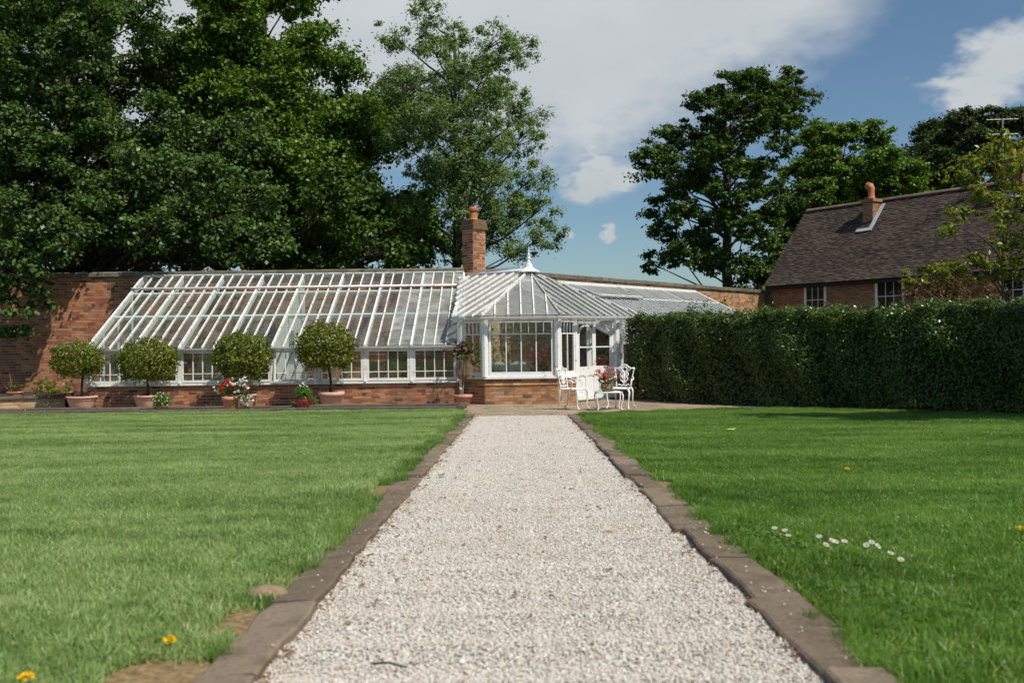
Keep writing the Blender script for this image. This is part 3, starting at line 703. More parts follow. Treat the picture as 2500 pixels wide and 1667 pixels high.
MB().box(XL-.03, XR+.05, YF-.07, YF+.2, .53, .575).build('sill', WHITE, gh, bevel=.008)
MB().box(XL-.02, XR+.02, YF-.035, YF+.10, 1.372, 1.44).build('wall_plate', OLDWHITE, gh)
for i in range(NB+1):
    x = XL + i*BAY
    MB().box(x-.045, x+.045, YF-.045, YF+.06, .577, 1.37).build('post', WHITE, gh, bevel=.006)
    MB().box(x-.012, x+.035, YF-.10, YF-.046, .577, .62).build('sill_block', WHITE, gh)
def sash(parent, x0, x1, z0, z1, y, cols, trans, glass=None, tilt=0.0, mat=None):
    """one framed light: stiles and rails, glazing bars, panes"""
    mat = mat or WHITE; f = .048; T = .04; glass = glass or GLASS
    def tl(y_, z_): return (y_ - (z1-z_)*math.tan(tilt), z_)
    def bx(b, xa, xb, za, zb, t=T, dy=0.0):
        ya, _ = tl(y, za); yb, _ = tl(y, zb)
        b.hexa([(xa, ya-t/2+dy, za), (xb, ya-t/2+dy, za), (xb, ya+t/2+dy, za), (xa, ya+t/2+dy, za), (xa, yb-t/2+dy, zb), (xb, yb-t/2+dy, zb), (xb, yb+t/2+dy, zb), (xa, yb+t/2+dy, zb)]); return b
    b = MB(); bx(b, x0, x0+f, z0, z1); bx(b, x1-f, x1, z0, z1); bx(b, x0+f, x1-f, z0, z0+f*1.3); bx(b, x0+f, x1-f, z1-f, z1)
    w_ = b.build('window', mat, parent)
    gx0, gx1, gz0, gz1 = x0+f, x1-f, z0+f*1.3, z1-f; zt = gz0+(gz1-gz0)*trans; st = (gx1-gx0)/cols
    for c in range(1, cols): bx(MB(), gx0+c*st-.011, gx0+c*st+.011, gz0, gz1, .03).build('glazing_bar', mat, w_)
    bx(MB(), gx0, gx1, zt-.009, zt+.009, .026).build('glazing_bar', mat, w_)
    for c in range(cols):
        for za, zb in ((gz0, zt), (zt, gz1)): bx(MB(), gx0+c*st+.0112, gx0+(c+1)*st-.0112, za+.0095*(za == zt), zb-.0095*(zb == zt), .004).build('pane', glass, w_)
    return w_
for i in range(NB):
    x0 = XL+i*BAY+.05; tl_ = {4: .10, 2: .02}.get(i, 0.0)
    sash(gh, x0, x0+BAY-.10, .60, 1.365, YF-.02, 4, .24, tilt=tl_)
# gutter
b = MB(); pts = []
def gutter(parent, pts, r=.058, mat=None, brackets=.9):
    b = MB(); n = 7; prof = [(math.cos(a)*r, math.sin(a)*r) for a in np.linspace(math.pi, 2*math.pi, n)] + [(math.cos(a)*r*.86, math.sin(a)*r*.86) for a in np.linspace(2*math.pi, math.pi, n)]
    P = [Vector(p) for p in pts]; k = len(prof)
    for i, p in enumerate(P):
        d = (P[min(i+1, len(P)-1)]-P[max(i-1, 0)]).normalized(); s = d.cross(Vector((0, 0, 1))).normalized()
        m_ = 1.0
        b.v += [tuple(p + s*a*m_ + Vector((0, 0, c))) for a, c in prof]
    for i in range(len(P)-1): b.f += [(i*k+j, i*k+(j+1) % k, (i+1)*k+(j+1) % k, (i+1)*k+j) for j in range(k)]
    b.f += [tuple(range(k)), tuple((len(P)-1)*k+j for j in range(k))[::-1]]
    g = b.build('gutter', mat or WHITE, parent)
    for i in range(len(P)-1):
        L = (P[i+1]-P[i]).length; m_ = max(1, int(L/brackets)); d = (P[i+1]-P[i]).normalized()
        for j in range(m_):
            c = P[i] + d*L*(j+.5)/m_; s = d.cross(Vector((0, 0, 1)))
            MB().tube([c + s*math.cos(a)*r*1.12 + Vector((0, 0, math.sin(a)*r*1.12)) for a in np.linspace(math.pi, 2*math.pi, 7)], .009, 5).build('bracket', mat or WHITE, g)
    return g
gutter(gh, [(XL-.06, YF-.12, 1.445), (XR+.02, YF-.12, 1.445)])
# rafters, panes, vents
TR = [0.0, .2, .395, .568, .765]
nb = NB*SUB
for i in range(nb+1):
    x = XL + i*BAY/SUB; main = i % SUB == 0; wd = .052 if main else .030
    MB().bar(RP(x, -.015, .022), RP(x, .772, .022), wd, .055, RNRM).build('rafter', OLDWHITE, gh)
    MB().bar(RP(x, .80, .05), RP(x, .985, .05), wd*.95, .05, RNRM).build('vent_bar', WHITE, gh)
    if main: MB().bar(RP(x, .0, -.07), RP(x, .97, -.07), .05, .10, RNRM).build('truss', WHITE, gh)
for i in range(nb):
    x0 = XL+i*BAY/SUB+.012; x1 = XL+(i+1)*BAY/SUB-.012
    g = FROST if i >= nb-5 else (mixg if False else ROOFGLASS)
    if i in (nb-6, nb-7): g = FROST if i == nb-6 else ROOFGLASS
    for r_ in range(4):
        a, c = TR[r_], TR[r_+1]
        MB().slab([RP(x0, a-.004, .010), RP(x1, a-.004, .010), RP(x1, c, .002), RP(x0, c, .002)], RNRM, .004).build('roof_pane', g, gh)
    MB().slab([RP(x0, .803, .040), RP(x1, .803, .040), RP(x1, .984, .040), RP(x0, .984, .040)], RNRM, .004).build('roof_pane', g, gh)
MB().tube([RP(XL-.04, .785, .075), RP(XR+.03, .785, .075)], .030, 8).build('vent_rail', WHITE, gh, smooth=True)
MB().bar(RP(XL, .80, .045), RP(XR, .80, .045), .05, .05, RNRM).build('vent_rail', WHITE, gh)
MB().bar(RP(XL, .43, -.075), RP(XR, .43, -.075), .085, .09, RNRM).build('purlin', WHITE, gh)
MB().bar(RP(XL, .765, -.065), RP(XR, .765, -.065), .06, .07, RNRM).build('purlin', WHITE, gh)
for i in range(NB):
    x = XL+i*BAY
    MB().bar(RP(x+.01, 1.0, .055), RP(x+BAY-.01, 1.0, .055), .10, .06, RNRM).build('ridge_board', OLDWHITE, gh)
MB().box(XL-.05, XR, WY-.06, WY-.012, ZR+.05, ZR+.10).build('flashing', LEAD, gh)
# glazed end
e = MB(); e.box(XL-.03, XL+.05, YF+.05, WY-.02, .53, .60); 
for f in (.25, .5, .75): e.box(XL-.02, XL+.03, YF+(WY-YF)*f-.02, YF+(WY-YF)*f+.02, .6, ZG+(ZR-ZG)*f-.06)
e.build('end_frame', WHITE, gh)
for k in range(4):
    f0, f1 = k/4, (k+1)/4; y0, y1 = YF+.06+(WY-YF-.08)*f0+.02, YF+.06+(WY-YF-.08)*f1-.02
    MB().slab([(XL, y0, .605), (XL, y1, .605), (XL, y1, ZG+(ZR-ZG)*f1-.10), (XL, y0, ZG+(ZR-ZG)*f0-.10)], (1,0,0), .004).build('pane', ROOFGLASS, gh)
# white partition inside, half way along
pw = XL+4*BAY
part = MB()
for f in np.arange(.06, .97, .075):
    y0 = YF+.15+(WY-YF-.2)*f; part.box(pw-.015, pw+.015, y0, y0+.26, .05, ZG+(ZR-ZG)*f-.02)
part.build('partition', WHITE, gh)
p2_ = MB().box(pw+.016, pw+.04, YF+1.5, YF+2.4, .05, 2.0).build('inner_door', WHITE, gh)
MB().box(pw+.041, pw+.046, YF+1.62, YF+2.28, 1.0, 1.88).build('pane', FROST, p2_)
b = MB()
for f in np.arange(.03, .97, .07):
    y0 = YF+.1+(WY-YF-.15)*f; b.box(XR-.02, XR+.02, y0, y0+.262, .05, ZG+(ZR-ZG)*f-.02)
b.build('partition', WHITE, gh)
MB().box(XL+.24, XR-.02, YF+.23, WY-.02, -.02, .04).build('glasshouse_floor', mat_plain('concrete_floor', (.30,.28,.25), .9, .2, .2, 5, .2), gh)
# rain pipe at the junction
b = MB(); b.tube([(-1.27, 24.36, 1.42), (-1.27, 24.34, 1.36), (-1.27, 24.40, 1.30), (-1.27, 24.40, .06)], .036, 8); dp = b.build('downpipe', WHITE, gh, smooth=True)
for z in (.35, .9): MB().lathe([(.04,0),(.044,.01),(.044,.05),(.04,.06)], 8, (-1.27, 24.40, z)).build('collar', WHITE, dp)

# ================================================================== GARDEN ROOM (octagonal, with the door)
pv = empty('garden_room', (.3, 25.2, 0), 'white octagonal garden room with hipped glass roof, finial and arched double doors', 'conservatory')
FD = Vector((.66, .75)).normalized()
FP = [Vector((-1.26, 24.53)), Vector((-.66, 24.0)), Vector((1.10, 24.0)), Vector((1.10, 24.0))+FD*2.42, Vector((3.0, 26.95))]
def fpt(k, u, off=0.0, z=0.0):
    d = (FP[k+1]-FP[k]).normalized(); n = Vector((d.y, -d.x)); p = FP[k]+d*u+n*off; return Vector((p.x, p.y, z))
def flen(k): return (FP[k+1]-FP[k]).length
def fbox(b, k, u0, u1, o0, o1, z0, z1):
    return b.hexa([fpt(k,u0,o1,z0), fpt(k,u1,o1,z0), fpt(k,u1,o0,z0), fpt(k,u0,o0,z0), fpt(k,u0,o1,z1), fpt(k,u1,o1,z1), fpt(k,u1,o0,z1), fpt(k,u0,o0,z1)])
DOOR0 = .74
for k, (ua, ub) in enumerate([(0, flen(0)), (0, flen(1)), (0, DOOR0-.03), (0, flen(3))]):
    pk = fbox(MB(), k, ua, ub, -.22, 0, -.05, .62).build('plinth', MORTAR, pv)
    A = fpt(k, ua); Bq = fpt(k, ub)
    brick_face(pk, A[:2], Bq[:2], 0, .47, BP_O if k else BR_O, BP_S if k else BR_S, lambda x, y, z: True, 300, course=.078, seed=50+k)
    # projecting chamfered course with the recessed course above
    s_ = 0; n_ = max(1, round((ub-ua)/.23))
    for j in range(n_):
        u0, u1 = ua+(ub-ua)*j/n_+.005, ua+(ub-ua)*(j+1)/n_-.005; b = MB()
        b.hexa([fpt(k,u0,.03,.472), fpt(k,u1,.03,.472), fpt(k,u1,-.05,.472), fpt(k,u0,-.05,.472), fpt(k,u0,.006,.545), fpt(k,u1,.006,.545), fpt(k,u1,-.05,.545), fpt(k,u0,-.05,.545)])
        b.build('brick', BP_O, pk)
        fbox(MB(), k, u0, u1, -.05, .004, .552, .618).build('brick', BR_O, pk)
    fbox(MB(), k, ua-.02*(k == 1), ub+.02*(k == 1), -.16, .065, .622, .668).build('sill', WHITE, pv)
    fbox(MB(), k, ua, ub, -.05, .03, .669, .70).build('sill', WHITE, pv)
# corner posts
for p in FP[:4]:
    b = MB(); b.lathe([(.088,.67),(.088,2.04)], 8, (p.x, p.y, 0)); b.build('corner_post', WHITE, pv)
def fsash(k, u0, u1, z0, z1, cols, ncl, zt):
    """window with tall lights and a row of small top lights"""
    f = .055; b = MB(); fbox(b, k, u0, u0+f, -.045, .005, z0, z1); fbox(b, k, u1-f, u1, -.045, .005, z0, z1); fbox(b, k, u0+f, u1-f, -.045, .005, z0, z0+f*1.5); fbox(b, k, u0+f, u1-f, -.045, .005, z1-f, z1)
    wn = b.build('window', WHITE, pv); a, c, g0, g1 = u0+f, u1-f, z0+f*1.5, z1-f
    fbox(MB(), k, a, c, -.04, .002, zt-.013, zt+.013).build('glazing_bar', WHITE, wn)
    for j in range(1, cols): fbox(MB(), k, a+(c-a)*j/cols-.013, a+(c-a)*j/cols+.013, -.036, 0, g0, zt-.0135).build('glazing_bar', WHITE, wn)
    for j in range(1, ncl): fbox(MB(), k, a+(c-a)*j/ncl-.010, a+(c-a)*j/ncl+.010, -.036, 0, zt+.0135, g1).build('glazing_bar', WHITE, wn)
    for j in range(cols): fbox(MB(), k, a+(c-a)*j/cols+.0135, a+(c-a)*(j+1)/cols-.0135, -.022, -.018, g0, zt-.014).build('pane', GLASS, wn)
    for j in range(ncl): fbox(MB(), k, a+(c-a)*j/ncl+.0105, a+(c-a)*(j+1)/ncl-.0105, -.022, -.018, zt+.014, g1).build('pane', GLASS, wn)
fsash(0, .09, flen(0)-.09, .702, 2.03, 2, 4, 1.70)
fsash(1, .10, flen(1)-.10, .702, 2.03, 4, 8, 1.70)
fsash(2, .10, DOOR0-.06, .702, 2.03, 2, 4, 1.70)
fsash(3, .09, flen(3)-.09, .702, 2.03, 2, 4, 1.70)
fbox(MB(), 2, DOOR0-.06, DOOR0+.0, -.06, .02, 0, 2.04).build('door_post', WHITE, pv)
fbox(MB(), 2, flen(2)-.07, flen(2)+.02, -.06, .02, 0, 2.04).build('door_post', WHITE, pv)
for k in range(4): fbox(MB(), k, 0, flen(k), -.08, .025, 2.045, 2.13).build('wall_plate', WHITE, pv)
fbox(MB(), 2, DOOR0, flen(2), -.2, .06, -.02, .045).build('doorstep', STONE, pv)
def door_leaf(origin, d, wl, label=None):
    """leaf of width wl from a 2D origin along d: arched glass over a panelled base"""
    d = Vector(d).normalized(); n = Vector((d.y, -d.x)); z0, z1 = .05, 2.035
    def P(u, o, z): p = Vector(origin)+d*u+n*o; return Vector((p.x, p.y, z))
    def bx(b, u0, u1, o0, o1, za, zb): return b.hexa([P(u0,o1,za),P(u1,o1,za),P(u1,o0,za),P(u0,o0,za),P(u0,o1,zb),P(u1,o1,zb),P(u1,o0,zb),P(u0,o0,zb)])
    s = .085; b = MB(); bx(b, 0, s, -.04, 0, z0, z1); bx(b, wl-s, wl, -.04, 0, z0, z1); bx(b, s, wl-s, -.04, 0, z1-.10, z1); bx(b, s, wl-s, -.04, 0, z0, .16); bx(b, s, wl-s, -.04, 0, .66, .87)
    bx(b, wl/2-.035, wl/2+.035, -.04, 0, .16, .66)
    leaf = b.build('door', WHITE, pv)
    if label: leaf['label'] = label
    # arch
    cx = wl/2; r0 = wl/2-s; zc = 1.92-r0; b = MB(); n_ = 14; fs = []
    for i in range(n_+1):
        a = math.pi*i/n_
        for rr_, o in ((r0, -.035), (r0, -.004), (r0-.045, -.004), (r0-.045, -.035)): b.v.append(tuple(P(cx-math.cos(a)*rr_, o, zc+math.sin(a)*rr_)))
    for i in range(n_): b.f += [(i*4+j, i*4+(j+1) % 4, i*4+4+(j+1) % 4, i*4+4+j) for j in range(4)]
    for u0 in (s, wl-s-.045): bx(b, u0, u0+.045, -.035, -.004, .871, zc)
    b.build('arch', WHITE, leaf)
    bx(MB(), s+.045, wl-s-.045, -.033, -.006, 1.34, 1.372).build('glazing_bar', WHITE, leaf)
    # solid spandrels above the arch
    b = MB()
    for sg in (-1, 1):
        poly = [P(cx+sg*r0, -.022, z1-.10)] + [P(cx+sg*r0*math.cos(a), -.022, zc+r0*math.sin(a)) for a in np.linspace(0, math.pi/2, 8)] + [P(cx, -.022, z1-.10)]
        b.slab(poly, (n.x, n.y, 0), .004)
    b.build('pane', GLASS, leaf)
    bx(MB(), s+.02, wl-s-.02, -.024, -.020, .872, 1.339).build('pane', GLASS, leaf)
    b = MB(); poly = [P(s+.02, -.024, 1.373), P(wl-s-.02, -.024, 1.373)] + [P(cx+(r0-.02)*math.cos(a), -.024, zc+(r0-.02)*math.sin(a)) for a in np.linspace(0, math.pi, 12)]
    b.slab(poly, (n.x, n.y, 0), .004); b.build('pane', GLASS, leaf)
    # lower panels with curved heads
    for u0, u1 in ((s, wl/2-.035), (wl/2+.035, wl-s)):
        bx(MB(), u0, u1, -.032, -.018, .16, .66).build('door_panel', WHITE, leaf)
        b = MB(); uu = np.linspace(u0, u1, 7)
        for i in range(6):
            za = .62+.035*math.sin(math.pi*(uu[i]-u0)/(u1-u0)); zb = .62+.035*math.sin(math.pi*(uu[i+1]-u0)/(u1-u0))
            b.hexa([P(uu[i],-.002,za),P(uu[i+1],-.002,zb),P(uu[i+1],-.017,zb),P(uu[i],-.017,za),P(uu[i],-.002,.659),P(uu[i+1],-.002,.659),P(uu[i+1],-.017,.659),P(uu[i],-.017,.659)])
        b.build('panel_head', WHITE, leaf)
    return leaf, P
o2 = fpt(2, DOOR0+.005, -.005); W1 = (flen(2)-.07-DOOR0)/2-.006
lf, P_ = door_leaf((o2.x, o2.y), FD, W1)
b = MB(); b.tube([P_(W1-.04, .0, 1.0), P_(W1-.04, .045, 1.0), P_(W1-.10, .05, 1.0)], .009, 6); b.build('handle', mat_plain('dark_iron', (.05,.045,.04), .5, .5), lf)
hinge = fpt(2, flen(2)-.072, -.01); dd = -FD; ang = R(24)
inw = Vector((-FD.y, FD.x)); dd = -FD*math.cos(ang) + inw*math.sin(ang)
o3 = Vector((hinge.x, hinge.y)) + dd*W1
door_leaf((o3.x, o3.y), -dd, W1, 'half open shaded door leaf swung inwards')
# ---- roof of the garden room
ZE = 2.14
E_ = [Vector((-1.42, 24.45, ZE)), Vector((-.72, 23.83, ZE)), Vector((1.17, 23.83, ZE)), Vector((1.17+3.55*FD.x, 23.83+3.55*FD.y, ZE))]
AP = Vector((.47, 26.4, 3.36)); BP = Vector((-1.25, 28.36, 3.36)); GP = Vector((3.3, 28.4, 2.0)); WP = Vector((1.0, 30.65, 3.32))
def facet(parent, P0, P1, tops, spacing, mat, barmat, wd=.034, laps=(1.25,), bar0=True, barl=True, off=0.0, end_cap=True):
    """sloping glazed plane over an eave P0->P1; tops: world points of its upper edge from the P0 side to the P1 side"""
    P0 = Vector(P0); P1 = Vector(P1); u = (P1-P0).normalized(); L = (P1-P0).length
    T = [Vector(q) for q in tops]
    v = max(((q-P0) - u*(q-P0).dot(u) for q in T), key=lambda q: q.length).normalized(); n = u.cross(v).normalized()
    if n.z < 0: n = -n
    tl = sorted([(0.0, 0.0)]*(0) + [((q-P0).dot(u), (q-P0).dot(v)) for q in T])
    def vt(x):
        if x <= tl[0][0]: return tl[0][1] if len(tl) > 1 and abs(tl[0][0]) > 1e-3 and tl[0][0] > 0 and False else (tl[0][1]*max(0, x)/tl[0][0] if tl[0][0] > 1e-6 else tl[0][1])
        for (a, va), (c, vc) in zip(tl, tl[1:]):
            if x <= c: return va+(vc-va)*(x-a)/max(1e-9, c-a)
        a, va = tl[-1]
        return va*max(0, (L-x))/(L-a) if L-a > 1e-6 else va
    k = max(1, round(L/spacing)); us = [L*i/k for i in range(k+1)]
    Q = lambda x, y, o: P0+u*x+v*y+n*(o+off)
    for i in range(k+1):
        x = us[i]; h = vt(x)
        if h > .12 and (bar0 or i) and (barl or i < k):
            MB().bar(Q(x, -.02, .02), Q(x, h-.01, .02), wd, .05, n).build('roof_bar', barmat, parent)
    for i in range(k):
        a, c = us[i]+wd*.35, us[i+1]-wd*.35; cuts = [0]+[l for l in laps]+[99]
        mids = [x for x, _ in tl if a < x < c]
        for l0, l1 in zip(cuts, cuts[1:]):
            xs = [a]+mids+[c]; top = [(x, min(l1, vt(x)-.01)) for x in xs]
            if max(t_ for _, t_ in top) <= l0+.02: continue
            poly = []
            if top[0][1] > l0: poly.append((a, l0))
            else:
                xx = a+(c-a)*min(1, max(0, (l0-top[0][1])/max(1e-6, top[-1][1]-top[0][1]))); poly.append((xx, l0))
            if top[-1][1] > l0: poly.append((c, l0))
            else:
                xx = c-(c-a)*min(1, max(0, (l0-top[-1][1])/max(1e-6, top[0][1]-top[-1][1]))); poly.append((xx, l0))
            for x, t_ in reversed(top):
                if t_ > l0: poly.append((x, t_))
            if len(poly) >= 3: MB().slab([Q(x, y, .006 if l0 == 0 else .0) for x, y in poly], n, .004).build('roof_pane', mat, parent)
    return n
u_ = (E_[1]-E_[0]).normalized(); v_ = AP-E_[0]; v_ = (v_-u_*v_.dot(u_)); VT = v_.length; v_.normalize(); n_l = u_.cross(v_); n_l = -n_l if n_l.z < 0 else n_l
uB, uA, uE = (BP-E_[0]).dot(u_), (AP-E_[0]).dot(u_), (E_[1]-E_[0]).length
def lo_(x): return VT*max(0, -x)/(-uB)
def hi_(x): return VT if x <= uA else VT*(uE-x)/(uE-uA)
us_ = list(np.arange(uE-.30, uB+.12, -.33))
for x in us_:
    if hi_(x)-lo_(x) > .1: MB().bar(E_[0]+u_*x+v_*(lo_(x)-.02)+n_l*.02, E_[0]+u_*x+v_*(hi_(x)-.06)+n_l*.02, .036, .055, n_l).build('roof_bar', OLDWHITE, pv)
for x1, x0 in zip([uE]+us_, us_):
    for f0, f1 in ((0, .5), (.5, 1)):
        qq = [(x0+.012, lo_(x0+.012)), (x1-.012, lo_(x1-.012)), (x1-.012, hi_(x1-.012)-.07), (x0+.012, hi_(x0+.012)-.07)]
        if qq[3][1]-qq[0][1] < .1: continue
        L0 = [qq[0][1]+(qq[3][1]-qq[0][1])*f for f in (f0, f1)]; L1 = [qq[1][1]+max(.01, qq[2][1]-qq[1][1])*f for f in (f0, f1)]
        pp = [(qq[0][0], L0[0]), (qq[1][0], L1[0]), (qq[1][0], L1[1]), (qq[0][0], L0[1])]
        MB().slab([E_[0]+u_*a_+v_*c_+n_l*(.006 if f0 == 0 else 0) for a_, c_ in pp], n_l, .004).build('roof_pane', WASH, pv)
MB().bar(E_[0]+n_l*.02, BP+n_l*.02, .10, .05, n_l).build('valley_board', OLDWHITE, pv)
facet(pv, E_[1], E_[2], [AP], .315, WASH, OLDWHITE, laps=(1.35, 2.3), bar0=False, barl=False)
facet(pv, E_[2], E_[3], [AP], .30, WASH, GREYBAR, laps=(1.2,), bar0=False, barl=False)
b = MB(); b.slab([E_[3], GP, AP], (0,0,1), .004); b.build('roof_pane', WASH, pv)
b = MB(); b.slab([GP, WP, AP], (0,0,1), .004); b.build('roof_pane', WASH, pv)
b = MB(); b.slab([WP, BP, AP], (0,0,1), .004); b.build('roof_pane', WASH, pv)
for p, mt in ((E_[1], OLDWHITE), (E_[2], GREYBAR), (E_[3], OLDWHITE)):
    MB().bar(p+Vector((0,0,.02)), AP+Vector((0,0,.02)), .05, .06).build('hip', mt, pv)
MB().tube([AP+Vector((0,0,.05)), BP+Vector((0,0,.05))], .045, 8).build('ridge', WHITE, pv, smooth=True)
MB().bar(AP+Vector((-.2,.45,.16)), BP+Vector((.30,-.1,.16)), .05, .05).build('ridge_board', WHITE, pv)
gutter(pv, [E_[0]+Vector((-.05,-.02,-.03)), E_[1]+Vector((-.02,-.04,-.03)), E_[2]+Vector((.02,-.04,-.03)), E_[3]+Vector((.05,-.04,-.03))], brackets=.55)
b = MB(); b.lathe([(.29,-.06),(.27,-.035),(.14,.04),(.11,.06),(.09,.12),(.08,.16),(.04,.19),(.055,.21),(.04,.235),(.028,.26),(.045,.285),(.048,.305),(.034,.33),(.026,.35),(.034,.37),(.034,.385),(.022,.46),(.003,.62)], 8, tuple(AP+Vector((.0,-.03,.05))))
b.build('finial', WHITE, pv)
b = MB(); b.add([(*p, .03) for p in [(q.x, q.y) for q in FP]] + [(2.2, 30.4, .03), (-.8, 28.3, .03), (-1.3, 28.3, .03)], [tuple(range(8))]); b.build('tiled_floor', mat_plain('floor_tile', (.48,.42,.36), .7, .3, .2, 6, .1), pv)

# ================================================================== RIGHT LEAN-TO GLASSHOUSE
rg = empty('glasshouse', (*rw(7, 2), 0), 'grey roofed lean-to glasshouse rising behind the hedge against the orange brick wall', 'glasshouse')
S0, S1, DEP = 1.2, 12.9, 3.85
f0 = Vector((*rw(S0, DEP), 1.46)); f1 = Vector((*rw(S1, DEP), 1.46)); t0 = Vector((*rw(S0, .03), 3.30)); t1 = Vector((*rw(S1, .03), 3.30))
nn = facet(rg, f0, f1, [t0, t1], .30, WASHG, OLDWHITE, wd=.03, laps=(1.1, 2.2, 3.2))
# pale upper halves of the bars are separate vent frames
vdir = (t0-f0).normalized(); sd = (f1-f0).normalized()
def VP(s, v_, o=0.0): return f0 + sd*s + vdir*v_ + nn*o
VL = (t0-f0).length
for k in range(4):
    a = .3+k*2.85; o_ = .05 if k != 1 else .13
    fr = MB(); fr.bar(VP(a, VL*.74, o_), VP(a+2.7, VL*.74, o_), .05, .06, nn); fr.bar(VP(a, VL*.74, o_), VP(a, VL*.985, .05), .04, .05, nn); fr.bar(VP(a+2.7, VL*.74, o_), VP(a+2.7, VL*.985, .05), .04, .05, nn)
    v_ = fr.build('vent', OLDWHITE, rg)
    for j in range(8):
        x0, x1 = a+.03+j*2.64/8, a+.03+(j+1)*2.64/8-.015
        MB().slab([VP(x0, VL*.745, o_), VP(x1, VL*.745, o_), VP(x1, VL*.98, .05), VP(x0, VL*.98, .05)], nn, .004).build('pane', WASHG, v_)
b = MB(); b.bar(t0+Vector((0,0,.03)), t1+Vector((0,0,.03)), .06, .16); b.build('flashing', WHITE, rg)
MB().bar(f1+nn*.03, t1+nn*.03, .09, .07, nn).build('end_rafter', WHITE, rg)
b = MB(); b.slab([f1, t1, Vector((t1.x, t1.y, .0)), Vector((f1.x, f1.y, 0))], (RD.x, RD.y, 0), .03); b.build('end_wall', WHITE, rg)
fw = MB(); A_, B_ = Vector((f0.x, f0.y, 0)), Vector((f1.x, f1.y, 0)); fw.bar(A_+Vector((0,0,.25)), B_+Vector((0,0,.25)), .2, .52); fw.build('plinth', BF_S, rg)
for i in range(12):
    a = A_.lerp(B_, i/12); c = A_.lerp(B_, (i+1)/12-.008)
    b = MB(); b.slab([a+Vector((0,0,.55)), c+Vector((0,0,.55)), c+Vector((0,0,1.42)), a+Vector((0,0,1.42))], (RN.x, RN.y, 0), .004); b.build('pane', GLASS, rg)
    MB().bar(a+Vector((0,0,.52)), a+Vector((0,0,1.44)), .07, .07, (1,0,0)).build('post', WHITE, rg)
MB().bar(A_+Vector((0,0,1.44)), B_+Vector((0,0,1.44)), .08, .06).build('wall_plate', WHITE, rg)

# ---- kerbed strip in front of the long glasshouse
def edging(name, label, A, B, h, wd, step, seed, mat=None, z=None):
    e = empty(name, ((A[0]+B[0])/2, (A[1]+B[1])/2, G((A[1]+B[1])/2)), label, 'kerb'); rr = random.Random(seed)
    d = Vector((B[0]-A[0], B[1]-A[1])); L = d.length; d.normalize(); n = Vector((d.y, -d.x)); s = 0
    while s < L-.05:
        l = min(step*rr.uniform(.85, 1.15), L-s); b = MB(); p = [Vector(A)+d*(s+.005), Vector(A)+d*(s+l-.005)]; o = rr.uniform(-.012, .012); hh = h+rr.uniform(-.012, .012)
        q = []
        for pp in p:
            for (w_, zz) in ((wd/2, -.05), (wd/2, hh*.8), (wd/2-.02, hh), (-wd/2+.02, hh), (-wd/2, hh*.8), (-wd/2, -.05)):
                pt_ = pp+n*(w_+o); q.append((pt_.x, pt_.y, G(pt_.y)+zz+rr.uniform(-.004, .004)))
        b.add(q, [(i, i+6, (i+1) % 6+6, (i+1) % 6) for i in range(6)] + [(0,1,2,3,4,5), (11,10,9,8,7,6)]); b.build('kerb_stone', mat or TIMBER, e); s += l
edging('border_kerb', 'dark weathered kerb along the far edge of the pale lawn', (-15.5, 21.75), (-1.22, 21.75), .10, .16, 1.5, 3)
edging('border_kerb', 'dark kerb just in front of the pots below the glasshouse', (-11.3, 23.15), (-1.25, 23.15), .105, .15, 1.3, 5)
edging('border_kerb', 'short weathered kerb closing the end of the gravel border by the patio', (-1.14, 21.66), (-1.14, 23.24), .11, .15, .8, 7)
edging('border_kerb', 'dark kerb slanting towards the low wall beyond the first topiary', (-15.5, 22.15), (-11.35, 23.12), .09, .14, 1.2, 9)
GRAV2 = mat_plain('border_grit', (.24,.20,.15), .95, .1, .35, 50, .6)
sheet('border_gravel', [(-15, 21.83), (-1.22, 21.83), (-1.22, 24.5), (-15, 24.5)], .01, GRAV2)
sheet('border_soil', [(-24, 24.4), (-10.2, 24.4), (-10.2, 28.5), (-24, 28.5)], .02, SOIL)

# ---- low raised-bed wall at the far left
lw = empty('low_wall', (-11.9, 23.8, 0), 'low patched brick retaining wall with dark coping beside the first topiary pot', 'wall')
la, lb = Vector((-14.2, 21.9)), Vector((-11.0, 24.45)); ld = (lb-la).normalized(); ln = Vector((ld.y, -ld.x))
b = MB(); q = [la, lb, lb-ln*.24, la-ln*.24]; b.hexa([(p.x, p.y, -.05) for p in q] + [(p.x, p.y, .30) for p in q]); b.build('wall_core', MORTAR, lw)
LWM = [(0,(.30,.20,.12)), (.3,(.42,.30,.17)), (.6,(.46,.36,.21)), (.8,(.42,.18,.11)), (1,(.24,.19,.14))]
brick_face(lw, la[:], lb[:], 0, .30, mat_island('patched_brick', LWM, src='object'), mat_island('patched_brickwork', LWM), lambda x, y, z: True, 200, seed=77, course=.075)
coping(lw, (la-ln*.1)[:], (lb-ln*.1)[:], .302, .34, .06, .8, TIMBER, 5)
b = MB(); b.add([(la.x, la.y+.2, .26), (lb.x-.2, lb.y, .26), (-10.6, 28.35, .26), (-15, 28.35, .26)], [(0,1,2,3)]); b.build('raised_soil', SOIL, lw)

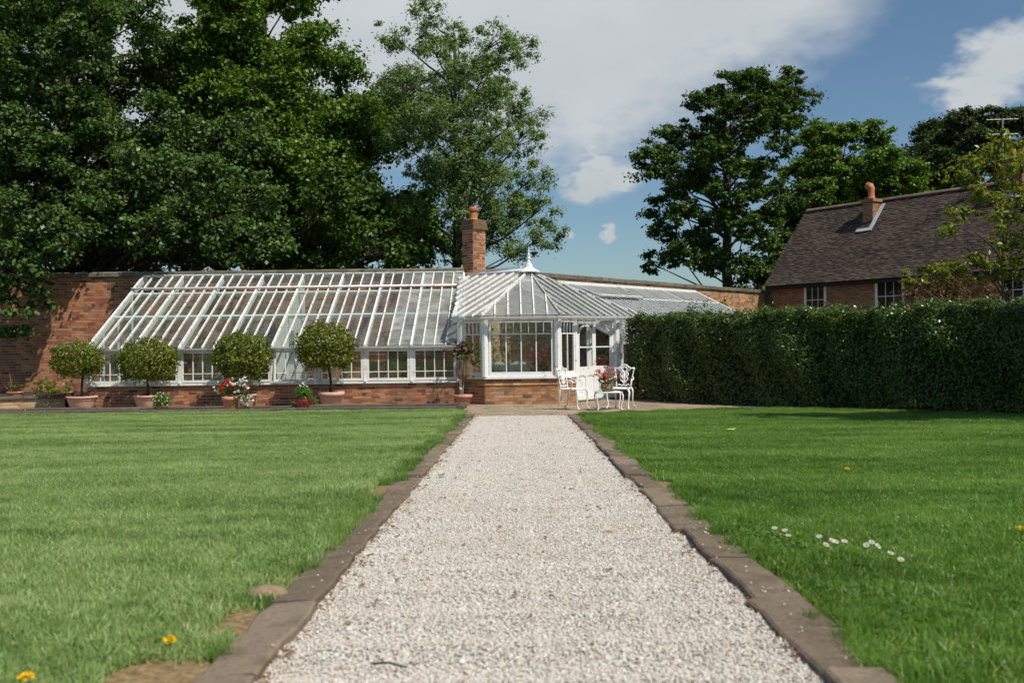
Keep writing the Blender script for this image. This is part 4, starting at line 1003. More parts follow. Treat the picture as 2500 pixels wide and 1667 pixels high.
# ================================================================== HOUSE on the right
hd = Vector((.56, -.83)).normalized(); hn = Vector((hd.y, -hd.x))      # along the front, towards the garden
hn = Vector((-.83, -.56)).normalized()
H0 = Vector((11.35, 43.2)); HL = 17.0; HW = 5.0; HE = 3.96; HR = 7.2
def hp(s, d, z=0.0): p = H0 + hd*s - hn*d; return Vector((p.x, p.y, z))
hs = empty('house', tuple(hp(5, 1)), 'brown brick house with steep dark tiled roof standing behind the hedge', 'house')
hw_ = MB().hexa([hp(0,0,-.1), hp(HL,0,-.1), hp(HL,HW,-.1), hp(0,HW,-.1), hp(0,0,HE), hp(HL,0,HE), hp(HL,HW,HE), hp(0,HW,HE)]).build('wall', MORTAR, hs)
b = MB(); g0, g1, g2 = hp(0,0,HE), hp(0,HW,HE), hp(0,HW/2,HR-.12); b.slab([g0, g1, g2], (hd.x, hd.y, 0), .2); b.slab([hp(HL,0,HE), hp(HL,HW,HE), hp(HL,HW/2,HR-.12)], (-hd.x, -hd.y, 0), .2)
b.build('gable', BF_S, hs)
HOUSEB = [(0,(.16,.08,.045)), (.3,(.29,.135,.068)), (.7,(.36,.18,.09)), (1,(.31,.20,.12))]
HO, HS_ = mat_island('house_brick', HOUSEB, src='object', grime=GRIME), mat_island('house_brickwork', HOUSEB, grime=GRIME)
WIN = [(1.70, 2.82), (5.15, 6.45), (10.2, 11.5)]
a_, c_ = hp(0, 0), hp(HL, 0)
brick_face(hw_, a_[:2], c_[:2], 1.6, HE, HO, HS_, lambda x, y, z: z > 2.6, 300, seed=90, hole=lambda u, z: any(w0+.08 < u < w1-.08 for w0, w1 in WIN) and 2.45 < z < 3.70)
def hbox(b, s0, s1, d0, d1, z0, z1): return b.hexa([hp(s0,d0,z0), hp(s1,d0,z0), hp(s1,d1,z0), hp(s0,d1,z0), hp(s0,d0,z1), hp(s1,d0,z1), hp(s1,d1,z1), hp(s0,d1,z1)])
DARKGLASS = mat_plain('dark_window_glass', (.012,.013,.014), .12, .25, .3, 2, .01)
HWHITE = mat_plain('house_window_paint', (.80,.80,.79), .5, .4, .04, 9, .1)
for s0, s1 in WIN:
    b = MB(); f = .11; z0, z1 = 2.42, 3.76
    hbox(b, s0, s0+f, -.03, .03, z0, z1); hbox(b, s1-f, s1, -.03, .03, z0, z1); hbox(b, s0+f, s1-f, -.03, .03, z1-f, z1); hbox(b, s0+f, s1-f, -.03, .03, z0, z0+f)
    wn = b.build('window', HWHITE, hs); st = (s1-s0-2*f)/3; zm = [z0+f, z0+f+(z1-z0-2*f)*.5, z1-f]
    for k in (1, 2): hbox(MB(), s0+f+k*st-.012, s0+f+k*st+.012, -.024, -.004, z0+f, z1-f).build('glazing_bar', HWHITE, wn)
    hbox(MB(), s0+f, s1-f, -.022, -.005, zm[1]-.012, zm[1]+.012).build('glazing_bar', HWHITE, wn)
    for k in range(3):
        for r_ in range(2): hbox(MB(), s0+f+k*st+.013, s0+f+(k+1)*st-.013, -.014, -.006, zm[r_]+.013, zm[r_+1]-.013).build('pane', DARKGLASS, wn)
# roof: slopes of plain tiles with a bell-cast eave
TILES = [(0,(.040,.030,.025)), (.4,(.058,.043,.036)), (.75,(.075,.056,.046)), (1,(.105,.085,.072))]
TG = ((.11,.09,.07), .45)
T_O, T_S = mat_island('roof_tile', TILES, src='object', grime=TG, gscale=1.1), mat_island('roof_tiling', TILES, grime=TG, gscale=1.1)
OV = .38; SLOPE = math.atan2(HR-HE, HW/2)
roof = MB().hexa([hp(-.1,-OV*.55,HE-.30), hp(HL+.1,-OV*.55,HE-.30), hp(HL+.1,HW+OV*.9,HE-.30), hp(-.1,HW+OV*.9,HE-.30), hp(-.1,HW/2-.02,HR-.22), hp(HL+.1,HW/2-.02,HR-.22), hp(HL+.1,HW/2+.02,HR-.22), hp(-.1,HW/2+.02,HR-.22)]).build('roof', mat_plain('roof_felt', (.03,.025,.022), .9, .1), hs)
def rp(s, v, o=0.0):       # v: 0 eave .. 1 ridge on the garden side
    d = -OV+(HW/2+OV)*v; z = HE-.20+(HR-HE+.20)*v; z -= .10*math.sin(min(1, v/.35)*math.pi)*(v < .35) + .035*math.sin(s*.8)*math.sin(math.pi*v)
    nrm = Vector((hn.x*math.sin(SLOPE), hn.y*math.sin(SLOPE), math.cos(SLOPE)))
    return hp(s, d, z) + nrm*o
rest = MB(); tm = None; cnt = 0; NC = 44; tr_ = random.Random(17); TW = .168
for i in range(NC):
    v0 = i/NC; v1 = min(1.0, (i+1.6)/NC); s = -.15 - (TW/2 if i % 2 else 0)
    while s < HL+.1:
        j = tr_.uniform(-.006, .012); a = s+.003; c = s+TW-.003
        q = [rp(a, v0, .030+j), rp(c, v0, .030+j+tr_.uniform(-.004,.004)), rp(c, v1, .012), rp(a, v1, .012)]
        t_ = Vector((hn.x*math.sin(SLOPE), hn.y*math.sin(SLOPE), math.cos(SLOPE)))*.014
        near = 1.0 < s < 6.0 and 9 <= i <= 18 and cnt < 300
        b = MB() if near else rest
        b.hexa([q[0]-t_, q[1]-t_, q[2]-t_, q[3]-t_, q[0], q[1], q[2], q[3]])
        if near: b.build('tile', T_O, roof); cnt += 1
        s += TW
rest.build('tiling', T_S, roof, kind='stuff')
RIDGE = mat_island('ridge_tile', [(0,(.16,.11,.08)), (1,(.26,.19,.14))], src='object')
s = -.12
while s < HL:
    b = MB(); L = .42; n_ = 7; vs = []
    for e_ in (0, 1):
        for a in np.linspace(0, math.pi, n_):
            r_ = .125+.012*(1-e_); c = hp(s+L*e_, HW/2, HR-.03); vs.append(c - Vector((hn.x, hn.y, 0))*math.cos(a)*-r_ + Vector((0,0,math.sin(a)*r_*.9)))
    b.add(vs, [(j, j+1, n_+j+1, n_+j) for j in range(n_-1)] + [tuple(range(n_)), tuple(range(2*n_-1, n_-1, -1))]); b.build('ridge_tile', RIDGE, roof); s += L-.01
hbox(MB(), -.1, HL+.1, -OV+.03, -OV+.08, HE-.36, HE-.22).build('fascia', mat_plain('dark_fascia', (.02,.018,.016), .7, .2), hs)
def house_chimney(s, d, half, z0, z1, pots, seed, lim):
    c = hp(s, d); ang = math.degrees(math.atan2(hd.y, hd.x)); q = [hp(s-half, d-half), hp(s+half, d-half), hp(s+half, d+half), hp(s-half, d+half)]
    b = MB(); b.hexa([(p.x, p.y, z0) for p in q] + [(p.x, p.y, z1) for p in q]); cm = b.build('chimney', MORTAR, hs)
    for k in range(4): brick_face(cm, q[k][:2], q[(k+1) % 4][:2], z0, z1, HO, HS_, (lambda x, y, z: True) if k in (0, 3) else None, lim, seed=seed+k)
    qq = [hp(s-half-.06, d-half-.06), hp(s+half+.06, d-half-.06), hp(s+half+.06, d+half+.06), hp(s-half-.06, d+half+.06)]
    b = MB(); b.hexa([(p.x, p.y, z1+.001) for p in qq] + [(p.x, p.y, z1+.13) for p in qq]); b.build('cap', HO, cm)
    return cm, c
hc, cc = house_chimney(3.6, 1.95, .25, 5.8, 7.1, 1, 120, 100)
b = MB(); b.tube([Vector((cc.x, cc.y, 7.232+z)) for z in (0, .04, .15, .34, .42)] + [Vector((cc.x, cc.y, 7.76))+Vector((-hd.x,-hd.y,0))*.06, Vector((cc.x, cc.y, 7.82))+Vector((-hd.x,-hd.y,0))*.20], [.17,.155,.135,.13,.15,.165,.15], 14)
b.build('cowl_pot', TERRAD, hc, smooth=True)
fl = MB()
for (sa, sb, va, vb) in ((3.27, 3.93, .605, .64), (3.86, 4.04, .605, .94)):
    fl.slab([rp(sa, va, .05), rp(sb, va, .05), rp(sb, vb, .05), rp(sa, vb, .05)], (hn.x*.7, hn.y*.7, .7), .02)
fl.build('flashing', mat_plain('bright_lead', (.38,.42,.46), .5, .3, .2, 6, .3), hc)
hc2, c2 = house_chimney(9.55, 2.4, .36, 6.0, 7.65, 1, 140, 60)
for k in (-.2, .22):
    p = hp(9.55+k, 2.4); MB().lathe([(.16,0),(.13,.05),(.12,.34),(.17,.37),(.17,.44),(.13,.46),(.12,.6),(.10,.6),(.10,.3)], 14, (p.x, p.y, 7.782)).build('chimney_pot', TERRAD, hc2)
fl = MB(); fl.slab([rp(9.0, .80, .05), rp(10.1, .80, .05), rp(10.1, .86, .05), rp(9.0, .86, .05)], (hn.x*.7, hn.y*.7, .7), .02); fl.build('flashing', LEAD, hc2)
# television aerial on a mast
AER = mat_plain('aerial_metal', (.35,.35,.34), .45, .5, .1, 20, .02)
ap = hp(9.0, 2.4); ar = empty('tv_aerial', (ap.x, ap.y, 6.2), 'thin television aerial on a tall mast above the house roof', 'aerial')
MB().tube([(ap.x, ap.y, 6.2), (ap.x, ap.y, 9.6)], .022, 6).build('mast', AER, ar)
for zz, L in ((9.55, .62), (9.0, .5)):
    MB().tube([(ap.x-.6, ap.y, zz), (ap.x+.6, ap.y, zz+.02)], .014, 5).build('boom', AER, ar)
    for k in range(6):
        x = ap.x-.55+k*.22; MB().tube([(x, ap.y-.25, zz+(k%2)*.05), (x+.0, ap.y+.25, zz-.05)], .009, 4).build('element', AER, ar)
MB().box(ap.x+.02, ap.x+.14, ap.y-.03, ap.y, 8.85, 9.2).build('reflector', HWHITE, ar)

# ================================================================== TREES
LOBES_A = [(-10.3,35.1,6.4,1.27),(-10.9,28.7,6.1,0.79),(-14.2,37.4,7.5,1.03),(-11.2,31.0,8.6,0.93),(-14.2,29.8,9.6,0.9),(-17.1,36.0,11.3,1.09),(-17.2,29.6,8.1,0.95),(-12.0,29.0,11.2,0.83),(-14.8,35.6,13.4,1.02),(-16.2,29.1,6.6,1.04),(-20.3,36.4,7.9,1.3),(-15.0,28.6,10.1,0.79),(-19.2,36.5,12.5,1.01),(-10.6,29.9,5.2,0.95),(-12.8,36.1,6.0,1.15),(-13.7,30.4,4.9,1.14),(-13.5,29.3,7.0,0.99),(-16.5,36.0,8.3,1.22),(-16.3,29.9,9.2,0.95),(-19.7,36.2,10.8,1.15),(-17.2,29.6,10.3,1.13),(-18.1,35.9,14.8,1.22),(-14.5,36.3,11.1,1.03),(-9.2,35.0,5.4,1.34),(-20.7,35.2,6.1,1.27),(-12.0,36.1,8.4,1.15),(-15.4,29.9,6.8,0.91),(-18.8,36.5,7.9,1.11),(-16.9,30.1,11.7,1.06),(-20.9,37.3,14.1,1.32),(-11.5,31.4,11.8,0.96),(-12.9,29.9,6.0,0.92),(-16.2,37.3,7.1,1.14),(-16.3,30.4,5.5,1.08),(-19.1,35.6,6.2,1.26),(-12.9,29.5,8.7,0.84),(-15.8,36.1,10.3,1.02),(-13.4,29.4,11.5,0.94),(-16.6,36.2,13.9,1.16),(-12.2,29.9,7.9,0.84),(-15.4,37.7,9.6,1.06),(-14.5,36.5,5.8,1.29),(-14.7,29.0,8.0,0.96),(-19.2,37.8,10.0,1.25),(-15.2,30.5,4.8,0.98),(-20.9,35.4,14.6,1.14),(-12.7,29.6,10.2,1.07),(-15.4,36.0,12.1,1.31),(-14.9,30.0,11.4,0.84),(-18.5,37.1,13.7,1.04),(-9.7,31.0,4.8,0.87)]
LOBES_B = [(-8.8,34.7,10.1,1.04),(-10.8,42.6,12.0,1.28),(-8.1,37.1,14.3,0.87),(-9.3,42.3,16.1,0.99),(-10.0,35.6,13.5,1.15),(-11.7,41.7,15.6,1.35),(-5.3,37.0,6.7,1.0),(-6.0,41.7,7.3,1.13),(-11.4,37.1,9.7,0.98),(-12.7,41.5,10.7,1.09),(-9.6,36.6,8.3,0.95),(-10.9,41.4,9.1,1.08),(-11.5,41.3,5.8,1.24),(-7.2,36.1,12.4,1.0),(-7.3,34.8,7.7,1.1),(-8.7,41.4,8.9,1.31),(-6.2,36.9,8.2,1.12),(-6.9,41.2,8.9,1.25),(-9.6,36.6,12.4,0.87),(-11.1,42.3,14.1,1.01),(-5.9,36.8,9.9,1.06),(-6.7,41.5,10.9,1.19),(-11.2,36.0,12.4,0.92),(-12.8,41.1,13.9,1.06),(-11.2,36.5,7.7,0.99),(-12.7,41.3,8.5,1.12),(-13.4,40.7,12.0,1.32),(-6.6,40.6,5.3,1.02),(-7.6,35.5,9.8,0.98),(-9.0,42.2,11.4,1.17),(-5.1,36.8,8.8,0.91),(-10.3,35.6,10.7,0.97),(-12.3,42.5,12.5,1.16),(-8.6,36.3,6.1,1.03),(-10.0,41.9,6.8,1.19),(-7.9,35.1,11.0,0.87),(-9.7,42.9,13.1,1.07),(-7.8,41.3,16.5,1.31),(-7.1,40.7,12.8,1.1),(-11.5,36.8,6.5,1.1),(-6.5,35.5,5.9,0.9),(-7.6,41.9,6.7,1.06),(-5.0,41.5,11.0,1.3),(-3.9,40.6,6.7,1.25),(-13.2,41.3,5.6,1.19),(-7.5,36.8,5.1,1.18),(-4.5,40.9,5.4,1.03),(-9.4,37.5,15.1,0.94),(-9.7,36.4,6.9,0.9),(-11.1,41.6,7.7,1.03),(-8.1,34.6,8.7,0.96),(-9.8,41.6,10.1,1.15),(-9.2,37.6,4.9,1.05)]
LOBES_C = [(1.2,38.4,5.5,0.83),(-3.6,35.3,10.7,0.81),(-4.0,38.6,11.5,0.89),(-0.8,35.0,11.0,0.63),(-0.9,38.9,12.1,0.7),(-3.9,35.7,8.7,0.8),(-1.4,33.6,8.5,0.58),(-1.7,39.5,9.7,0.68),(-0.4,34.2,7.2,0.6),(-0.5,39.6,8.1,0.69),(-0.3,34.6,10.1,0.63),(-0.4,39.6,11.4,0.72),(-0.5,33.9,8.5,0.68),(-0.6,39.2,9.5,0.78),(-3.1,38.9,14.3,0.79),(-1.2,33.9,9.6,0.7),(-1.4,39.4,10.9,0.81),(-1.6,35.5,5.1,0.77),(-1.8,39.4,5.5,0.86),(-2.6,34.2,11.6,0.61),(-3.1,39.6,13.2,0.71),(-1.8,33.7,7.8,0.77),(-2.1,40.0,8.9,0.91),(-1.9,33.6,6.0,0.63),(-2.2,38.9,6.7,0.73),(0.3,38.4,12.5,0.81),(0.7,35.0,7.2,0.73),(-3.5,35.4,6.3,0.63),(-2.5,35.0,10.4,0.61),(-2.8,39.4,11.5,0.69),(-2.8,38.6,5.2,0.76),(-2.2,34.8,7.2,0.74),(-2.5,40.0,8.0,0.85),(0.0,38.5,4.9,0.68),(0.2,34.9,6.0,0.77),(0.2,39.0,6.6,0.86),(-1.7,34.4,10.9,0.63),(-1.9,38.8,12.1,0.72),(-3.0,34.2,9.3,0.72),(-3.4,39.0,10.4,0.82),(-0.9,34.3,6.3,0.66),(-1.0,39.2,7.0,0.76),(-2.7,34.6,8.5,0.69),(-3.1,38.9,9.3,0.78),(-0.6,34.7,5.3,0.65),(-0.7,38.7,5.8,0.73),(1.1,35.4,6.2,0.65),(0.6,35.6,9.7,0.83),(-3.0,34.5,7.4,0.61),(-3.4,38.6,8.1,0.68),(-4.0,35.1,12.3,0.67),(0.5,35.2,8.7,0.77),(-0.6,35.0,12.0,0.75),(-1.2,34.0,7.2,0.78),(-1.5,40.3,8.2,0.93),(-1.9,35.5,12.4,0.62),(-2.1,33.6,9.1,0.65),(-2.5,40.4,10.7,0.78),(-3.6,38.4,5.7,0.7),(-4.4,38.7,10.4,0.84)]
LOBES_D = [(10.1,49.2,7.4,0.8),(11.4,55.2,8.1,0.9),(7.8,49.7,10.2,0.78),(8.5,53.7,10.9,0.85),(12.3,49.7,14.3,0.93),(13.4,54.2,15.5,1.01),(7.9,50.4,6.9,0.93),(11.8,49.0,11.8,0.93),(13.2,55.0,13.1,1.05),(8.1,53.8,8.7,0.98),(13.0,50.1,6.3,0.74),(13.8,50.2,12.5,1.01),(15.1,54.6,13.4,1.09),(10.1,48.3,8.7,0.74),(11.5,55.4,9.8,0.84),(13.4,49.4,11.0,0.84),(9.4,49.9,9.5,1.02),(10.4,54.8,10.3,1.12),(12.8,50.3,5.2,0.85),(9.8,50.0,13.3,1.01),(9.5,49.8,6.7,0.81),(10.4,54.9,7.2,0.89),(9.5,48.5,10.5,0.94),(10.6,54.4,11.6,1.06),(11.5,48.9,7.0,0.9),(13.1,55.5,7.7,1.02),(13.5,50.0,8.8,0.93),(12.7,50.1,10.0,0.82),(13.7,54.1,10.7,0.89),(10.7,49.3,11.0,0.94),(12.0,55.5,12.2,1.06),(10.2,50.1,5.6,0.98),(11.0,54.3,5.9,1.06),(10.8,48.8,12.8,0.81),(11.9,53.8,14.0,0.9),(8.6,48.9,7.7,0.84),(9.7,55.1,8.5,0.95),(8.4,49.2,5.6,0.9),(9.2,54.3,6.0,0.99),(11.1,49.3,8.1,0.73),(12.6,55.8,9.0,0.83),(12.9,49.8,7.7,0.79),(14.1,54.4,8.2,0.87),(15.2,53.4,15.3,0.91),(11.2,50.6,14.3,1.0),(7.7,53.9,5.6,0.79),(8.9,50.3,11.8,0.93),(13.2,49.5,13.5,0.98),(14.7,55.1,14.8,1.09),(11.2,49.4,5.2,0.82),(11.0,48.4,9.8,0.82),(12.6,55.3,11.0,0.94),(6.8,50.0,10.4,1.02),(10.1,49.8,12.0,0.78),(10.9,54.0,12.8,0.84),(12.1,49.7,8.9,0.76),(13.2,54.1,9.6,0.83),(8.4,49.3,8.9,0.74),(9.2,54.4,9.7,0.82),(12.0,48.6,12.8,0.96),(13.7,55.7,14.4,1.1),(8.3,53.4,12.0,1.09),(15.6,53.5,14.2,1.04)]
LOBES_E = [(18.1,57.9,13.1,1.19),(19.4,62.1,13.9,1.28),(19.5,57.6,13.1,1.02),(19.8,57.6,11.1,1.08),(21.6,62.7,11.9,1.17),(17.1,61.7,7.5,1.1),(21.7,57.9,10.4,1.0),(23.7,63.4,11.3,1.09),(17.6,56.8,9.8,0.91),(19.4,62.5,10.6,1.01),(23.3,57.9,10.8,1.07),(25.3,62.8,11.6,1.16),(21.2,57.0,11.7,1.07),(23.4,63.0,12.7,1.19),(18.2,61.7,11.8,1.27),(19.4,58.0,9.9,0.95),(20.9,62.4,10.5,1.02),(17.9,57.0,11.5,1.15),(19.5,62.1,12.4,1.26),(16.5,57.4,8.7,1.06),(17.7,61.7,9.2,1.14),(21.3,58.2,13.2,1.1)]
LOBES_F = [(32.4,61.1,12.9,1.35),(36.3,68.5,14.2,1.51),(27.3,59.3,11.8,1.03),(30.7,66.8,13.1,1.16),(30.4,61.1,10.5,1.04),(33.6,67.4,11.5,1.15),(31.2,61.5,14.4,1.24),(34.1,67.3,15.6,1.35),(27.9,65.9,14.6,1.39),(30.8,66.1,10.6,1.4),(32.8,60.7,14.1,0.98),(36.1,66.8,15.4,1.08),(25.8,60.2,11.8,1.22),(28.5,66.4,12.8,1.35),(37.6,66.7,13.4,1.43),(31.7,60.7,10.3,1.13),(35.3,67.6,11.3,1.25),(29.6,61.1,14.8,1.0),(33.4,61.2,10.4,1.21),(37.0,67.7,11.3,1.34),(27.1,61.3,10.5,1.18),(29.3,66.3,11.3,1.28),(29.0,59.2,12.2,1.19),(33.5,68.6,13.8,1.38),(27.8,61.3,14.4,1.26),(30.4,67.1,15.6,1.38),(30.6,59.9,11.7,1.19),(34.9,68.2,13.1,1.35),(37.7,66.6,15.0,1.07),(28.2,59.7,13.2,1.16),(32.4,68.5,15.0,1.33)]

LOBES_B = [(x, y, z, r*1.15) for x, y, z, r in LOBES_B]; LOBES_C = [(x, y, z, r*1.15) for x, y, z, r in LOBES_C]
extra = [(-13.6,27.4,4.3,.8),(-12.4,26.9,4.9,.7),(-13.0,26.6,3.4,.6),(-13.3,26.7,2.6,.5),(-13.6,27.0,1.8,.4),(-12.5,26.8,4.0,.5),(-12.6,27.2,4.6,.7),(-13.2,26.4,4.4,.7),(-12.9,27.3,2.9,.4),(-13.5,26.6,3.3,.5),(-13.4,26.0,5.2,.7),(-11.8,27.5,4.8,.55),(-9.7,27.6,4.9,.5),(-10.9,29.3,5.0,.9),(-9.6,29.6,5.2,1.0),(-8.3,29.8,4.9,.9),(-7.4,30,4.6,.8),(-9.0,29.6,6.4,1.0),(-10.6,29.4,6.6,1.1),(-12.2,29.2,5.4,1.0),(-13.4,29.2,4.6,.9),(-7.9,30.2,6,.9),(-14.8,29.5,5.6,1.1),(-16.2,29.5,4.8,1.1)]
fr_ = random.Random(3); fillA = [(fr_.uniform(-18.5, -12.6), fr_.uniform(30.5, 36), fr_.uniform(7.5, 15.5), 1.15) for _ in range(26)] + [(fr_.uniform(-17.5, -8.5), fr_.uniform(31, 35), fr_.uniform(4.6, 8.2), 1.15) for _ in range(16)]
tree('maple_tree', 'dense maple tree overhanging the garden wall at the far left', 'tree', (-14.2, 32.2, 0), 15.5, .38, LOBES_A+extra+fillA, L_MAPLE, .135, 20, 110, aspect=.75, crf=.42, flat=.62)
fillB = [(fr_.uniform(-13.2, -5.5), fr_.uniform(37, 41), fr_.uniform(5, 15), 1.2) for _ in range(14)] + [(fr_.uniform(-8, -3.2), fr_.uniform(36.5, 39), fr_.uniform(4.6, 8.0), 1.0) for _ in range(8)]
tree('sycamore_tree', 'tall dark green tree with layered foliage between the maple and the airy ash', 'tree', (-9.6, 39, 0), 17.5, .45, LOBES_B+fillB, L_TREE, .155, 22, 115, aspect=.75, crf=.44, flat=.65)
tree('ash_tree', 'tall airy light green tree with visible branches behind the brick chimney', 'tree', (-2.0, 37, 0), 13.0, .22, LOBES_C, L_ASH, .125, 25, 84, aspect=.42, crf=.36, flat=.8)
tree('sycamore_tree', 'tall spreading tree with a bare trunk between the glasshouse and the house', 'tree', (11.3, 52, 0), 14.6, .36, LOBES_D, L_DARK, .18, 19, 84, aspect=.7, crf=.42, flat=.5)
tree('lime_tree', 'rounded green tree rising just behind the house roof', 'tree', (20.0, 60, 0), 13, .4, LOBES_E+[(21.5,60,9.5,1.6),(23.5,60,9.5,1.6),(25,61,9.8,1.6),(24,60,11.2,1.3),(22.3,60,11.5,1.2),(26.5,62,10.5,1.6),(19,59,10,1.5),(17.6,58.5,9.5,1.4)], L_TREE, .20, 22, 115, aspect=.7, crf=.44)
tree('oak_tree', 'broad dark tree behind the aerial at the far right', 'tree', (30, 64, 0), 14, .5, LOBES_F+[(25,63,11.5,1.6),(26.6,63.5,12.5,1.7),(24,62,9.5,1.6),(28,64,13.5,1.6),(22.5,62,9,1.5)], L_FAR, .20, 22, 110, aspect=.7, crf=.44)
tree('thicket_tree', 'dark low tree behind the end of the wall and house gable', 'tree', (14.5, 56, 0), 7.5, .25, [(13.2,55,3.5,1.7),(15.6,55.5,3.4,1.7),(14.2,55,5.6,1.6),(15.8,56,6.6,1.5),(17.2,57,8.2,1.6),(12.2,57,2.2,1.5),(17.5,57,5,1.8),(16.5,56,9.4,1.3)], L_DARK, .22, 16, 75, aspect=.7, crf=.44)
tree('thicket_tree', 'shadowy undergrowth tree low behind the left part of the garden wall', 'tree', (-10, 34, 0), 6, .2, [(x, 33.5+(i%3)*.8, 4.7+(i%2)*1.5, 1.5) for i, x in enumerate(np.arange(-18, -3.5, 1.35))], L_DARK, .18, 13, 75, aspect=.7, crf=.44)
# tree beyond the frame whose shade falls across the deep green lawn
tree('garden_tree', 'spreading tree beside the lawn just outside the view on the right', 'tree', (13.4, 13.9, .2), 7.6, .25, [(9.0,13.9,8.0,.7),(10.2,13.6,8.3,.9),(11.6,13.6,8.4,1.1),(13,13.6,8.2,1.3),(10.8,14.2,7.4,.7),(12.2,14.2,7.2,1.0),(14,14,7.4,1.2),(13.4,13.2,9.2,1.2),(15,13.6,8.2,1.2),(10.4,12.9,8.0,.8),(11.8,12.8,7.8,.9),(13.2,12.6,7.8,1.0)], L_TREE, .16, 24, 90, aspect=.7, crf=.42)

# ---- the clipped hedge
ha, hb = Vector((3.05, 25.15)), Vector((10.6, 15.1)); hgd = (hb-ha).normalized(); hgn = Vector((hgd.y, -hgd.x))
HGL = (hb-ha).length; HGW = 1.5
hg = empty('hedge', (6.5, 20.8, 0), 'long clipped evergreen hedge with glossy leaves running from the garden room', 'hedge')
if hgn.x > 0: hgn = -hgn
def hedge_pts(n, mode):
    s = nr.uniform(-.25, HGL, n); z = nr.uniform(.03, 2.08, n); o = nr.uniform(0, HGW, n)
    bul = .07*np.sin(s*2.1+1)+.05*np.sin(s*5.3+z*3)+.05*np.sin(z*4.1+s*1.3)
    topz = 1.99+.06*np.sin(s*1.7)+.05*np.sin(s*4.9+1)+.05*np.sin(s*11.3+o*4)+.04*np.sin(o*6+s*3)
    if mode == 'front': o = np.abs(nr.normal(0, .11, n))-.06+1.6*bul+.30*np.clip((z-1.15)/.9, 0, 1)**2; nn_ = np.c_[hgn.x*np.ones(n), hgn.y*np.ones(n), .35*np.ones(n)]
    elif mode == 'top': z = topz+nr.normal(0, .05, n); nn_ = np.tile([0, 0, 1.0], (n, 1)); nn_[:, 0] += hgn.x*.3; nn_[:, 1] += hgn.y*.3
    elif mode == 'back': o = HGW+nr.normal(0, .07, n); nn_ = np.tile([-hgn.x, -hgn.y, .3], (n, 1))
    elif mode == 'end': s = -.25+np.abs(nr.normal(0, .1, n))-.05; nn_ = np.tile([-hgd.x, -hgd.y, .3], (n, 1))
    z = np.minimum(z, topz+.15)
    p = np.c_[ha.x+hgd.x*s-hgn.x*o, ha.y+hgd.y*s-hgn.y*o, z]
    return p, nn_+.75*nr.normal(size=(n, 3))
P1, N1 = hedge_pts(60000, 'front'); P2, N2 = hedge_pts(40000, 'top'); P3, N3 = hedge_pts(9000, 'back'); P4, N4 = hedge_pts(7000, 'end')
# unclipped shoots standing out of the top
ss = nr.uniform(0, HGL, 260); sh = []
for s in list(ss)+[1.75]*5+[3.0]*2+[6.2, 6.3]:
    x = ha.x+hgd.x*s-hgn.x*nr.uniform(.1, 1.2); y = ha.y+hgd.y*s-hgn.y*nr.uniform(.1, 1.2); h = nr.uniform(.10, .26)*(2.0 if s in (1.75,) else 1.2 if s in (3.0, 6.2, 6.3) else 1)
    m_ = 16 if h < .3 else 42; zz = nr.uniform(0, h, m_); sh.append(np.c_[x+nr.normal(0, .03+.12*h, m_), y+nr.normal(0, .03+.12*h, m_), 2.0+zz])
sh = np.concatenate(sh)
n5 = 26000; s5 = nr.uniform(-.15, HGL, n5); o5 = nr.uniform(.08, HGW-.1, n5); z5 = nr.uniform(1.25, 1.93, n5); P5 = np.c_[ha.x+hgd.x*s5-hgn.x*o5, ha.y+hgd.y*s5-hgn.y*o5, z5]; N5 = nr.normal(size=(n5, 3))+np.array([0, 0, .5])
P = np.concatenate([P1, P2, P3, P4, P5, sh]); N = np.concatenate([N1, N2, N3, N4, N5, nr.normal(size=sh.shape)+np.array([0,-.3,.6])])
leaf_obj('foliage', P, N, nr.uniform(.05, .085, len(P)), L_HEDGE, hg, .5)
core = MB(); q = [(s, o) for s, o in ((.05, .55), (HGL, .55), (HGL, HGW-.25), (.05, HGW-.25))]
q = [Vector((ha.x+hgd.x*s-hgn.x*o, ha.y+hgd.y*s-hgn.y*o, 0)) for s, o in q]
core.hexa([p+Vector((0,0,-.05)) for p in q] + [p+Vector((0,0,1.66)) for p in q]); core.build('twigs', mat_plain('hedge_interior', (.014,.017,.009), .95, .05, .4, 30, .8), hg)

# ---- shrubs and climbers
def bush(name, label, cat, base, lobes, mat, leaf, k, per, bark=None, aspect=.5, crf=.3, stem=.03, group=None):
    return tree(name, label, cat, base, max(l[2] for l in lobes), stem, lobes, mat, leaf, k, per, bark or BARK, aspect, crf, group, flat=.7)
bush('young_tree', 'young tree with yellow green leaves and red tips in front of the house roof', 'tree', (11.6, 23.5, 0),
     [(10.3,22.6,5.2,.5),(11.0,22.8,5.5,.55),(11.9,23,5.3,.6),(10.9,22.4,4.6,.5),(11.7,22.6,4.4,.6),(12.4,23.2,4.6,.7),(10.1,22.5,4.2,.35),(9.75,22.4,3.95,.3),(11.2,22.6,3.7,.45),(12.0,22.8,3.6,.6),(9.5,22.6,2.95,.3),(9.95,22.7,3.05,.35),(10.5,22.7,3.15,.4),(11.1,22.8,3.0,.45),(12.2,23,2.9,.6),(9.0,22.5,2.82,.22),(11.0,22.3,5.9,.35),(12.3,23.4,5.9,.5)], L_YG, .13, 62, 30, BARK2, .42, .28, .05)
bush('bronze_shrub', 'bronze leaved shrub between the hedge and the house wall', 'shrub', (11.2, 26.5, 0), [(10.5,26.2,2.7,.42),(11.0,26.4,3.0,.45),(11.6,26.3,2.8,.5),(12.3,26.5,2.9,.5),(10.9,26,2.4,.5),(12.0,26.2,2.4,.6),(11.4,26.5,3.2,.32),(12.9,26.6,2.7,.5)], L_BRONZE, .07, 60, 60, aspect=.5, crf=.3)
